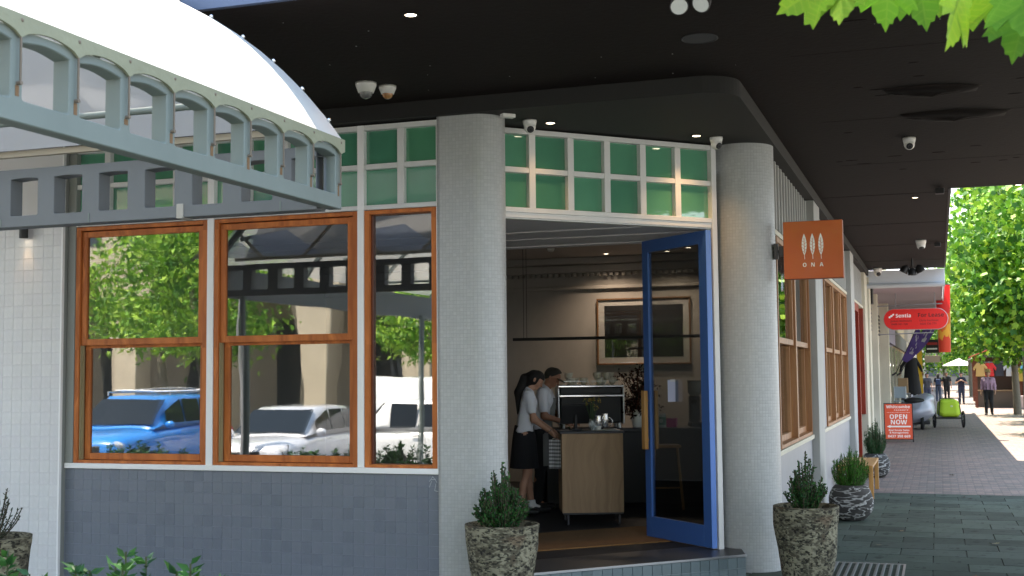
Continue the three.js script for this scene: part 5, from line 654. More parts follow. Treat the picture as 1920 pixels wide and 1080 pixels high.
{ // red pill-shaped hanging sign
  const t = thing('hanging_sign', 'long red rounded For Lease sign hanging across the footpath', 'sign', [-0.47, 3.017, -22.2]);
  const W = 1.46, H = 0.49, s = new THREE.Shape(); s.absarc(-W / 2 + H / 2, 0, H / 2, Math.PI / 2, Math.PI * 1.5, false); s.absarc(W / 2 - H / 2, 0, H / 2, -Math.PI / 2, Math.PI / 2, false);
  const body = new THREE.ExtrudeGeometry(s, { depth: 0.10, bevelEnabled: true, bevelSize: 0.012, bevelThickness: 0.012, bevelSegments: 2, curveSegments: 18 }); body.translate(0, 0, -0.06); part('sign_box', body, std(0.45, 0.40, 0.40, 0.5), t);
  const map = cvTex(1024, 344, (c, w, h) => { c.fillStyle = '#e0201c'; c.fillRect(0, 0, w, h); c.fillStyle = '#ffffff'; c.font = 'bold 84px sans-serif'; c.fillText('Sentia', 190, 140); c.save(); c.translate(125, 112); c.rotate(-0.6); for (const [x, y, r] of [[-38, 0, 17], [0, 0, 19], [38, -2, 15]]) { c.beginPath(); c.arc(x, y, r, 0, 7); c.fill(); } c.fillRect(-40, -6, 80, 12); c.restore(); c.fillStyle = '#4a0c0e'; c.font = 'bold 92px sans-serif'; c.fillText('For Lease', 545, 140); c.font = 'bold 44px sans-serif'; c.fillStyle = '#7a1214'; c.fillText('James McKenzie', 110, 215); c.fillText('0400 741 730', 120, 270); c.fillText('Chris Faulkner', 570, 215); c.fillText('0430 730 771', 580, 270); });
  const f = new THREE.ShapeGeometry(s, 18), p = f.attributes.position, uv = []; for (let i = 0; i < p.count; i++) uv.push(p.getX(i) / W + 0.5, p.getY(i) / H + 0.5); f.setAttribute('uv', new THREE.Float32BufferAttribute(uv, 2)); f.translate(0, 0, 0.055); part('sign_face', f, new THREE.MeshStandardMaterial({ map, roughness: 0.4 }), t);
  part('hanging_rod', [rod([-0.9, 0.33, 0], [0.62, 0.36, 0], 0.014), rod([-0.45, 0.24, 0], [-0.45, 0.80, 0], 0.010), rod([0.45, 0.24, 0], [0.45, 0.80, 0], 0.010), rod([-0.95, -0.36, 0], [0.4, -0.33, 0], 0.014)], M.grey, t);
}
{ // red windsock lantern with flame print
  const t = thing('banner_lantern', 'red tube banner with orange and yellow flame print hanging at the awning edge', 'banner', [0.19, 2.25, -25.9]); const map = tex(128, 256, (u, v) => { const w = v * 1.15 + 0.22 * (fbm(u, v * 0.5, 8, 3, 201) - 0.5) * 2; return w > 0.66 ? [0.70, 0.015, 0.012] : w > 0.44 ? [0.75, 0.16, 0.01] : w > 0.28 ? [0.80, 0.42, 0.03] : [0.72, 0.06, 0.015]; });
  const g = new THREE.CylinderGeometry(0.19, 0.15, 1.8, 20, 6, true); g.translate(0, 0.92, 0); part('cloth_tube', g, new THREE.MeshPhysicalMaterial({ map, roughness: 0.8, transmission: 0.3, thickness: 0, side: THREE.DoubleSide }), t); part('top_ring', (() => { const r = new THREE.TorusGeometry(0.19, 0.01, 6, 20); r.rotateX(Math.PI / 2); r.translate(0, 1.82, 0); return r; })(), M.darkGrey, t); part('cord', rod([0, 1.8, 0], [0, 2.2, 0], 0.006), M.darkGrey, t);
}
for (const [i, [bx0, by0, bz, tx, ty, l]] of [[-1.30, 1.70, -32.9, -0.62, 3.15, 'purple feather flag leaning from the wall, the shorter of two'], [-1.16, 1.70, -33.3, 0.02, 3.98, 'purple feather flag with white print, the longer of two']].entries()) { // feather flags on raking poles
  const t = thing('feather_flag', l, 'flag', [bx0, by0, bz], 0, 'purple feather flags'); const dx = tx - bx0, dy = ty - by0; part('pole', rod([0, 0, 0], [dx, dy, 0], 0.014, 8), M.black, t);
  const map = tex(64, 256, (u, v) => (Math.abs(u - 0.5) < 0.22 && fbm(u, v, 10, 2, 211) > 0.55 && v > 0.25 && v < 0.85 ? [0.5, 0.48, 0.6] : [0.10, 0.06, 0.30])); const n = Math.hypot(dx, dy), ax = dx / n, ay = dy / n, p = [], uv = [], I = [];
  for (let k = 0; k <= 14; k++) { const s = 0.30 + 0.70 * (k / 14), w = 0.34 * Math.pow(Math.sin(Math.PI * clamp(0.12 + 0.80 * (k / 14))), 0.7); for (const e of [0, 1]) { p.push(ax * n * s + ay * w * e, ay * n * s - ax * w * e, 0.03 * Math.sin(k * 0.9 + e * 2)); uv.push(e, k / 14); } if (k) { const b = (k - 1) * 2; I.push(b, b + 1, b + 2, b + 1, b + 3, b + 2); } }
  const g = new THREE.BufferGeometry(); g.setAttribute('position', new THREE.Float32BufferAttribute(p, 3)); g.setAttribute('uv', new THREE.Float32BufferAttribute(uv, 2)); g.setIndex(I); g.computeVertexNormals(); part('cloth', g, new THREE.MeshPhysicalMaterial({ map, roughness: 0.8, transmission: 0.25, thickness: 0, side: THREE.DoubleSide }), t); part('wall_socket', rod([-0.12, -0.05, 0], [0.02, 0.03, 0], 0.03), M.darkGrey, t);
}
{ // A-frame board
  const t = thing('sandwich_board', 'orange OPEN NOW sandwich board with white arrow on the footpath', 'sign', [-0.98, 0, -23.6], 0.06); const W = 0.70, H = 0.98;
  const map = cvTex(512, 700, (c, w, h) => { c.fillStyle = '#e8552c'; c.fillRect(0, 0, w, h); c.fillStyle = '#fff3ea'; c.textAlign = 'center'; c.font = 'bold 82px sans-serif'; c.fillText('Whitcombe', 256, 84); c.font = 'bold 40px sans-serif'; c.fillText('P R O P E R T Y', 310, 138); c.fillRect(40, 170, 432, 4); c.font = 'bold 128px sans-serif'; c.fillText('OPEN', 256, 300); c.fillText('NOW', 256, 410); c.fillRect(90, 440, 390, 30); c.beginPath(); c.moveTo(30, 455); c.lineTo(100, 425); c.lineTo(100, 485); c.fill(); c.font = 'bold 48px sans-serif'; c.fillText('Real Estate Sales', 256, 545); c.fillText('& Management', 256, 595); c.font = 'bold 70px sans-serif'; c.fillText('0437 398 669', 256, 675); });
  for (const s of [1, -1]) { const leaf = sub('board_leaf', t); leaf.rotation.x = -s * 0.15; leaf.position.z = s * 0.15; const f = 0.02; part('board_frame', [bx(-W / 2, -W / 2 + f, 0, H, -0.015, 0.015), bx(W / 2 - f, W / 2, 0, H, -0.015, 0.015), bx(-W / 2 + f, W / 2 - f, H - f, H, -0.014, 0.014), bx(-W / 2 + f, W / 2 - f, 0.055, 0.055 + f, -0.014, 0.014)], M.black, leaf); part('board_panel', bx(-W / 2 + f, W / 2 - f, 0.075, H - f, -0.006, 0.006), std(0.62, 0.12, 0.03, 0.5), leaf); const g = new THREE.PlaneGeometry(W - 0.045, H - 0.11); if (s < 0) g.rotateY(Math.PI); g.translate(0, 0.5 + 0.022, s * 0.0075); part('poster', g, new THREE.MeshStandardMaterial({ map, roughness: 0.5 }), leaf); }
}
{ // lime bicycle trailer
  const t = thing('bike_trailer', 'lime green covered bicycle trailer with black wheels on the footpath', 'bike trailer', [0.27, 0, -32.2], 0.12); const lime = std(0.42, 0.62, 0.03, 0.7);
  const g = new RoundedBoxGeometry(0.62, 0.56, 0.75, 5, 0.16), p = g.attributes.position; for (let i = 0; i < p.count; i++) { const y = p.getY(i) / 0.28; p.setX(i, p.getX(i) * (1 - 0.10 * y) + 0.012 * Math.sin(p.getY(i) * 40 + p.getZ(i) * 30)); p.setZ(i, p.getZ(i) * (1 - 0.22 * y)); } g.translate(0, 0.62, 0); g.computeVertexNormals(); part('cover', g, lime, t); part('roll_frame', [rod([-0.34, 0.33, 0.36], [-0.28, 0.92, 0.2], 0.014), rod([0.34, 0.33, 0.36], [0.28, 0.92, 0.2], 0.014), rod([-0.28, 0.92, 0.2], [0.28, 0.92, 0.2], 0.014), bx(-0.36, 0.36, 0.28, 0.33, -0.38, 0.40)], M.black, t); const br = ball(0.05, 0.05, 0.66, 0.352, 1, 1, 0.3, 12, 8); part('reflector', br, std(0.6, 0.7, 0.4, 0.5), t);
  for (const s of [-1, 1]) { const w = new THREE.TorusGeometry(0.235, 0.03, 10, 28); w.rotateY(Math.PI / 2); w.translate(s * 0.43, 0.262, 0.02); const wh = part('wheel', w, M.blackMatte, t), sp = []; for (let k = 0; k < 10; k++) { const a = (k / 10) * Math.PI * 2; sp.push(rod([s * 0.43, 0.262, 0.02], [s * 0.43, 0.262 + 0.22 * Math.sin(a), 0.02 + 0.22 * Math.cos(a)], 0.003, 4)); } part('spoke', [...sp, rod([s * 0.40, 0.262, 0.02], [s * 0.46, 0.262, 0.02], 0.025)], M.steel, wh); }
}
{ // silver rain cover over a parked scooter
  const t = thing('covered_scooter', 'parked scooter under a crumpled silver cover beside the trailer', 'covered scooter', [-0.62, 0, -31.2]); const g = new THREE.SphereGeometry(1, 44, 30), p = g.attributes.position; for (let i = 0; i < p.count; i++) { let x = p.getX(i), y = p.getY(i), z = p.getZ(i); const n = fbm(Math.atan2(z, x) / 6.283 + 0.5, y * 0.4 + 0.5, 7, 4, 231) - 0.5, k = 1 + n * 0.35; x *= k; z *= k; p.setXYZ(i, Math.sign(x) * Math.pow(Math.abs(x), 0.8) * 0.50, 0.60 + Math.sign(y) * Math.pow(Math.abs(y), 0.7) * 0.44 + 0.10 * Math.sin(x * 2.2) + n * 0.12, Math.sign(z) * Math.pow(Math.abs(z), 0.8) * 0.85); } g.computeVertexNormals(); part('cover', g, std(0.40, 0.43, 0.52, 0.42, { metalness: 0.35 }), t); const win = ball(0.30, -0.08, 0.88, 0.70, 1.05, 0.32, 0.4, 18, 10); part('windscreen', win, M.black, t); for (const z of [-0.55, 0.6]) { const w = new THREE.TorusGeometry(0.17, 0.055, 10, 22); w.rotateY(Math.PI / 2); w.translate(0.12, 0.225, z); part('wheel', w, M.blackMatte, t); } part('frame', bx(-0.25, 0.35, 0.16, 0.26, -0.6, 0.6, 0.03), M.black, t);
}
{ const t = thing('cardboard_carton', 'brown carton standing on a trestle behind the covered scooter', 'box', [-1.14, 0, -35.2]); part('carton', bx(-0.16, 0.16, 1.05, 1.55, -0.2, 0.2, 0.006), std(0.38, 0.25, 0.14, 0.85), t); part('trestle', [bx(-0.22, 0.22, 1.0, 1.045, -0.3, 0.3), ...[-0.18, 0.18].flatMap((x) => [-0.25, 0.25].map((z) => bx(x - 0.02, x + 0.02, 0, 1.0, z - 0.02, z + 0.02)))], M.grey, t); }
{ const t = thing('folding_chair', 'pale blue folding chair against the shop wall', 'chair', [-1.22, 0, -33.9]); part('seat', bx(-0.2, 0.2, 0.78, 0.81, -0.2, 0.2, 0.008), std(0.35, 0.42, 0.5, 0.6), t); const b = bx(-0.2, 0.2, 0.9, 1.28, -0.01, 0.01, 0.006); b.rotateX(-0.12); b.translate(0, 0, -0.08); part('backrest', b, std(0.40, 0.47, 0.56, 0.6), t); for (const s of [-0.18, 0.18]) part('leg', [rod([s, 0, 0.22], [s, 1.28, -0.24], 0.013), rod([s, 0, -0.22], [s, 0.8, 0.2], 0.013)], M.steel, t); }
{ // dark shop signs hung further on
  const t = thing('black_sign_board', 'black hanging shop board with white lettering strip beyond the flags', 'sign', [-0.18, 2.75, -41.7]); part('board', bx(-0.24, 0.24, -0.26, 0.26, -0.04, 0.04, 0.006), M.black, t); part('red_band', bx(-0.2, 0.2, 0.05, 0.15, 0.0405, 0.044), std(0.3, 0.02, 0.02, 0.5), t); part('white_band', bx(-0.2, 0.18, -0.13, -0.07, 0.0405, 0.044), std(0.7, 0.7, 0.7, 0.5), t); part('hanger', [rod([-0.15, 0.26, 0], [-0.15, 1.0, 0], 0.008), rod([0.15, 0.26, 0], [0.15, 1.0, 0], 0.008)], M.darkGrey, t);
  const y = thing('yellow_banner', 'narrow upright yellow banner beside the black hanging board', 'banner', [-0.66, 0.6, -41.8]); part('cloth', bx(-0.09, 0.09, 0, 2.4, -0.006, 0.006), std(0.75, 0.48, 0.03, 0.7), y); part('pole', rod([-0.1, -0.6, 0], [-0.1, 2.5, 0], 0.015), M.darkGrey, y);
  const w = thing('timber_sign_board', 'pale timber sign board hanging under the far awning', 'sign', [-0.22, 2.33, -49.2]); part('board', bx(-0.32, 0.32, -0.15, 0.15, -0.03, 0.03, 0.006), std(0.38, 0.30, 0.22, 0.7), w); part('hanger', [rod([-0.25, 0.15, 0], [-0.25, 1.2, 0], 0.008), rod([0.25, 0.15, 0], [0.25, 1.2, 0], 0.008)], M.darkGrey, w);
}
{ // robed shop mannequin on a plinth
  const p = person({ label: 'shop mannequin in long black robe with red cap and white beard, on a plinth', pos: [-0.92, 0.82, -38.4], yaw: 0.25, h: 1.72, detail: 1.7, skin: std(0.42, 0.2, 0.14, 0.6), hair: false, trousers: M.cloth, shirt: M.cloth, sleeve: 2, arm_r: [[-0.34, 1.14, 0.02], [-0.42, 0.92, 0.10]], arm_l: [[0.30, 1.12, 0.03], [0.36, 0.90, 0.12]] });
  p.t.userData.category = 'mannequin'; p.t.name = 'shop_mannequin'; part('robe', wobble(lathe([[0.10, 1.44], [0.20, 1.36], [0.22, 1.1], [0.27, 0.7], [0.34, 0.12], [0.30, 0.12]], 26), 0.05, 251), M.cloth, p.t); part('cap', lathe([[0.105, 1.60], [0.11, 1.64], [0.09, 1.70], [0.05, 1.75], [0.001, 1.77]], 18), std(0.45, 0.03, 0.03, 0.8), p.t); const bd = ball(0.085, 0, 1.47, 0.075, 0.95, 1.35, 0.6, 14, 10); part('beard', bd, std(0.62, 0.58, 0.54, 0.9), p.t); part('plinth', bx(-0.32, 0.32, -0.82 * 1.7 / 1.72, 0, -0.32, 0.32, 0.01), M.grey, p.t);
}
// people walking
person({ label: 'man in lilac shirt, braces and straw hat walking towards us in the sun', pos: [1.90, 0, -44.5], yaw: -0.05, h: 1.78, detail: 1.6, slim: 1.12, shirt: std(0.40, 0.26, 0.38, 0.85), sleeve: 1.9, hem: 0.96, trousers: M.cloth, hairMat: std(0.2, 0.15, 0.1, 0.7), leg_r: [[-0.09, 0.49, 0.10], [-0.10, 0.075, 0.08]], leg_l: [[0.09, 0.49, 0.02], [0.10, 0.10, -0.18]], arm_l: [[0.24, 1.12, 0.05], [0.25, 0.90, 0.17]], arm_r: [[-0.24, 1.11, -0.06], [-0.27, 0.87, -0.02]] }).t.add((() => { const g = new THREE.Group(); g.name = 'outfit'; part('hat', lathe([[0.001, 1.775], [0.06, 1.77], [0.10, 1.74], [0.108, 1.675], [0.18, 1.66], [0.178, 1.652], [0.1, 1.66]], 22), std(0.42, 0.28, 0.12, 0.85), g); for (const s of [-1, 1]) part('brace', rod([s * 0.075, 1.42, 0.10], [s * 0.07, 0.97, 0.135], 0.014, 6), M.cloth, g); return g; })());
person({ label: 'person all in black with short hair walking along the shaded shopfronts', pos: [0.45, 0, -67.0], yaw: 0.1, h: 1.76, detail: 2, shirt: M.cloth, sleeve: 0.6, trousers: M.cloth, leg_r: [[-0.09, 0.49, 0.10], [-0.10, 0.075, 0.06]] });
person({ label: 'person in dark clothes raising both hands to the chest while walking', pos: [1.17, 0, -62.5], yaw: 0.0, h: 1.72, detail: 2, shirt: std(0.02, 0.02, 0.035, 0.9), sleeve: 0.6, trousers: std(0.03, 0.035, 0.06, 0.9), arm_r: [[-0.28, 1.12, 0.05], [-0.10, 1.25, 0.22]], arm_l: [[0.28, 1.12, 0.05], [0.10, 1.25, 0.22]] });
{ const p = person({ label: 'woman with long dark hair and small backpack walking away', pos: [-0.02, 0, -70.0], yaw: Math.PI, h: 1.68, detail: 2, slim: 0.92, shirt: std(0.02, 0.02, 0.03, 0.9), sleeve: 0.6, trousers: std(0.05, 0.07, 0.12, 0.9), longHair: true }); part('backpack', (() => { const g = new RoundedBoxGeometry(0.26, 0.36, 0.14, 3, 0.05); g.translate(0, 1.17, -0.18); return g; })(), std(0.03, 0.05, 0.12, 0.8), p.t); }
person({ label: 'distant pedestrian in grey beside the shop wall, beyond the mannequin', pos: [-0.55, 0, -58.0], yaw: 0.3, h: 1.7, detail: 2.2, shirt: std(0.06, 0.06, 0.07, 0.9), trousers: std(0.05, 0.06, 0.1, 0.9) });
{ // white market umbrella far off
  const t = thing('market_umbrella', 'white market umbrella far down the street', 'umbrella', [1.72, 0, -104]); const g = new THREE.ConeGeometry(1.35, 0.62, 8, 1, true); g.translate(0, 2.62, 0); part('canopy', g, new THREE.MeshPhysicalMaterial({ color: C(0.8, 0.8, 0.78), roughness: 0.9, transmission: 0.3, thickness: 0, side: THREE.DoubleSide }), t); part('pole', rod([0, 0, 0], [0, 2.9, 0], 0.03), M.grey, t); part('base', lathe([[0, 0.12], [0.3, 0.08], [0.32, 0], [0, 0]], 16), M.grey, t);
}
function stall(x, z, label, roofMat) { const t = thing('market_stall', label, 'market stall', [x, 0, z]); for (const a of [-1.0, 1.0]) for (const b of [-0.8, 0.8]) part('post', bx(a - 0.05, a + 0.05, 0, 2.5, b - 0.05, b + 0.05), M.cedarDark, t); for (const s of [-1, 1]) { const g = bx(-0.72, 0.72, -0.02, 0.02, -1.05, 1.05, 0.006); g.rotateZ(-s * 0.38); g.translate(s * 0.62, 2.72, 0); part('roof_panel', g, roofMat, t); } part('back_panel', bx(-0.95, 0.95, 0, 2.45, -0.80, -0.77), std(0.07, 0.045, 0.03, 0.8), t); part('counter', bx(-0.94, 0.94, 0.8, 0.86, 0.5, 0.84, 0.01), M.oak, t); part('skirt_panel', bx(-0.94, 0.94, 0.02, 0.79, 0.78, 0.80), std(0.10, 0.07, 0.05, 0.8), t); part('hanging_rail', rod([-0.95, 2.2, 0.86], [0.95, 2.2, 0.86], 0.02), M.grey, t); }
stall(2.75, -56, 'dark timber market stall with red roof beside the walkway', std(0.55, 0.07, 0.05, 0.7)); stall(4.9, -55.5, 'dark timber market stall with grey roof, at the frame edge', M.grey); stall(3.0, -70, 'dark timber market stall with cream roof, the farther one', M.cream);
const garment = (x, y, z, c, l, w = 0.2, h = 0.62) => { const m = thing('hanging_garment', l, 'garment', [x, y, z], rr(-0.3, 0.3), 'garments on the stalls'); const g = extrude([[-w, -h], [w, -h], [w * 0.9, -0.18], [w * 1.5, -0.34], [w * 1.6, -0.22], [w * 0.8, 0], [-w * 0.8, 0], [-w * 1.6, -0.22], [-w * 1.5, -0.34], [-w * 0.9, -0.18]], 0.05, { bevel: 0.012 }); const p = g.attributes.position; for (let i = 0; i < p.count; i++) p.setZ(i, p.getZ(i) + 0.03 * Math.sin(p.getX(i) * 22) * (-p.getY(i))); g.computeVertexNormals(); part('cloth', g, std(...c, 0.85), m); part('hook', rod([0, 0, 0.02], [0, 0.1, 0.02], 0.008), M.grey, m); };
[[1.95, 2.15, -55.05, [0.55, 0.35, 0.12], 'ochre garment hanging first on the red roofed stall'], [2.35, 2.15, -55.05, [0.6, 0.03, 0.03], 'red garment hanging on the red roofed stall'], [2.8, 2.15, -55.05, [0.03, 0.03, 0.04], 'black garment hanging mid rail on the red roofed stall'], [3.3, 2.15, -55.05, [0.5, 0.5, 0.52], 'white garment hanging on the red roofed stall'], [4.05, 2.15, -54.55, [0.10, 0.35, 0.55], 'sky blue garment on the grey roofed stall'], [4.5, 2.15, -54.55, [0.06, 0.22, 0.30], 'teal garment on the grey roofed stall'], [3.65, 1.9, -54.8, [0.45, 0.33, 0.06], 'yellow garment hung between the two nearer stalls']].forEach(([x, y, z, c, l]) => garment(x, y, z, c, l));
{ const t = thing('menu_board', 'small orange sandwich board in the sun by the stalls', 'sign', [3.55, 0, -60.5], -0.2); for (const s of [1, -1]) { const g = bx(-0.28, 0.28, 0, 0.98, -0.012, 0.012, 0.004); g.rotateX(-s * 0.14); g.translate(0, 0, s * 0.14); part('board', g, std(0.62, 0.25, 0.12, 0.7), t); } const p = new THREE.PlaneGeometry(0.44, 0.7); p.rotateX(-0.14); p.translate(0, 0.52, 0.085); part('poster', p, std(0.65, 0.45, 0.32, 0.7), t); }
{ const t = thing('street_box', 'grey pink service box at the frame edge by the stalls', 'cabinet', [3.72, 0, -52.5]); part('cabinet', bx(-0.3, 0.3, 0.06, 0.62, -0.25, 0.25, 0.02), std(0.42, 0.34, 0.34, 0.7), t); part('plinth', bx(-0.33, 0.33, 0, 0.0595, -0.28, 0.28), M.grey, t); }
// ---------------------------------------------------------------- street trees
function tree(name, label, x, z, base, cy, rx, ry, rz, n, geo, mat, tints, group, trunkR = 0.16, clumps = 46) {
  const t = thing(name, label, 'tree', [x, base, z], rr(0, 6.28), group), wood = [], sp = [], fork = cy - ry * 0.75;
  wood.push(rod([0, -0.05, 0], [0.08, fork, 0.05], trunkR, 12, trunkR * 0.72)); const cs = [];
  for (let k = 0; k < clumps; k++) { const u = rr(-0.9, 1), a = rr(0, 6.28), r = Math.sqrt(1 - u * u) * rr(0.62, 1.0); cs.push([Math.cos(a) * r * rx * 0.82, cy + u * ry * 0.82, Math.sin(a) * r * rz * 0.82]); }
  for (let k = 0; k < 9; k++) { const c = cs[k], m = [c[0] * 0.35, fork + (c[1] - fork) * 0.55, c[2] * 0.35]; wood.push(rod([0.07, fork - 0.15, 0.05], m, trunkR * 0.45, 7, trunkR * 0.28), rod(m, c, trunkR * 0.27, 6, trunkR * 0.08)); }
  part('trunk', wood, std(0.19, 0.165, 0.13, 0.95, { map: speck, bumpMap: fineBump, bumpScale: 0.01 }), t);
  for (let i = 0; i < n; i++) { const c = cs[(rnd() * clumps) | 0], s = 0.30; const p = V3(c[0] + gauss() * rx * s, c[1] + gauss() * ry * s * 0.75, c[2] + gauss() * rz * s); sp.push({ p, d: V3(gauss(), -0.5 + gauss() * 0.8, gauss()) }); }
  leafCloud(t, 'crown', geo, mat, sp, tints); return t;
}
const plane = lobed(0.185, 0), planeM = leafMat(1, 1, 1, 0.5, 0.5), planeT = [[0.20, 0.40, 0.035], [0.11, 0.27, 0.03], [0.34, 0.52, 0.05], [0.06, 0.17, 0.03]], G1 = 'plane trees along the side street';
tree('plane_tree', 'tall bright plane tree nearest the footpath awning', 3.25, -29.5, 0, 5.2, 3.2, 3.3, 2.9, 10500, plane, planeM, planeT, G1);
tree('plane_tree', 'plane tree behind the nearest one, reaching over the lane', 5.4, -24.5, 0, 5.8, 2.9, 3.0, 2.6, 7000, plane, planeM, planeT, G1);
tree('plane_tree', 'tall plane tree filling the gap just behind the nearest one', 2.9, -37, 0, 6.4, 3.0, 3.6, 2.8, 9500, plane, planeM, planeT, G1);
tree('plane_tree', 'plane tree in the middle of the row, low leaves over the path', 3.0, -45, 0, 5.0, 3.1, 2.9, 3.0, 9000, plane, planeM, planeT, G1);
tree('plane_tree', 'plane tree farther along, beside the market stalls', 2.4, -64, 0, 5.0, 3.0, 2.4, 3.0, 6500, plane, planeM, planeT, G1);
tree('plane_tree', 'plane tree above the distant umbrella', 2.2, -84, 0, 5.4, 3.4, 2.6, 3.2, 5500, plane, planeM, planeT, G1);
tree('plane_tree', 'high crowned plane tree leaning over the nearer lane, outermost', 6.6, -38, 0, 6.6, 3.2, 3.3, 3.2, 6500, plane, planeM, planeT, G1);
tree('plane_tree', 'last plane tree closing the view down the street', 0.6, -116, 0, 4.6, 4.4, 3.4, 3.5, 7000, plane, planeM, planeT, G1);
tree('plane_tree', 'dark low plane tree behind the market umbrella', 4.6, -122, 0, 4.0, 4.0, 3.4, 3.5, 7000, plane, planeM, [[0.07, 0.17, 0.03], [0.11, 0.24, 0.03]], G1);
tree('plane_tree', 'dark leafy tree behind the market stalls', 8.2, -80, 0, 4.4, 3.6, 3.8, 3.4, 7000, plane, planeM, [[0.08, 0.20, 0.03], [0.13, 0.29, 0.03]], G1);
tree('plane_tree', 'leafy tree beside the lane before the market stalls', 6.4, -49.5, 0, 3.9, 2.4, 2.6, 2.4, 6500, plane, planeM, planeT, G1);
tree('plane_tree', 'tall plane tree behind the stalls, towering over the row', 6.2, -62, 0, 7.4, 3.8, 4.0, 3.6, 7000, plane, planeM, planeT, G1);
{ const t = thing('distant_building', 'pale building closing the far end of the street', 'building', [10, 0, -165]); part('wall', bx(-16, 22, 0, 11, -6, 0), std(0.24, 0.21, 0.17, 0.8, { map: grime }), t); for (let k = 0; k < 12; k++) for (let j = 0; j < 3; j++) part('window', bx(-14.5 + k * 3, -13 + k * 3, 1.2 + j * 3.4, 3.2 + j * 3.4, 0.001, 0.05), phys(0.08, 0.09, 0.1, 0.1), t); part('roof', bx(-16.4, 22.4, 11, 11.3, -6.4, 0.4), M.grey, t); }
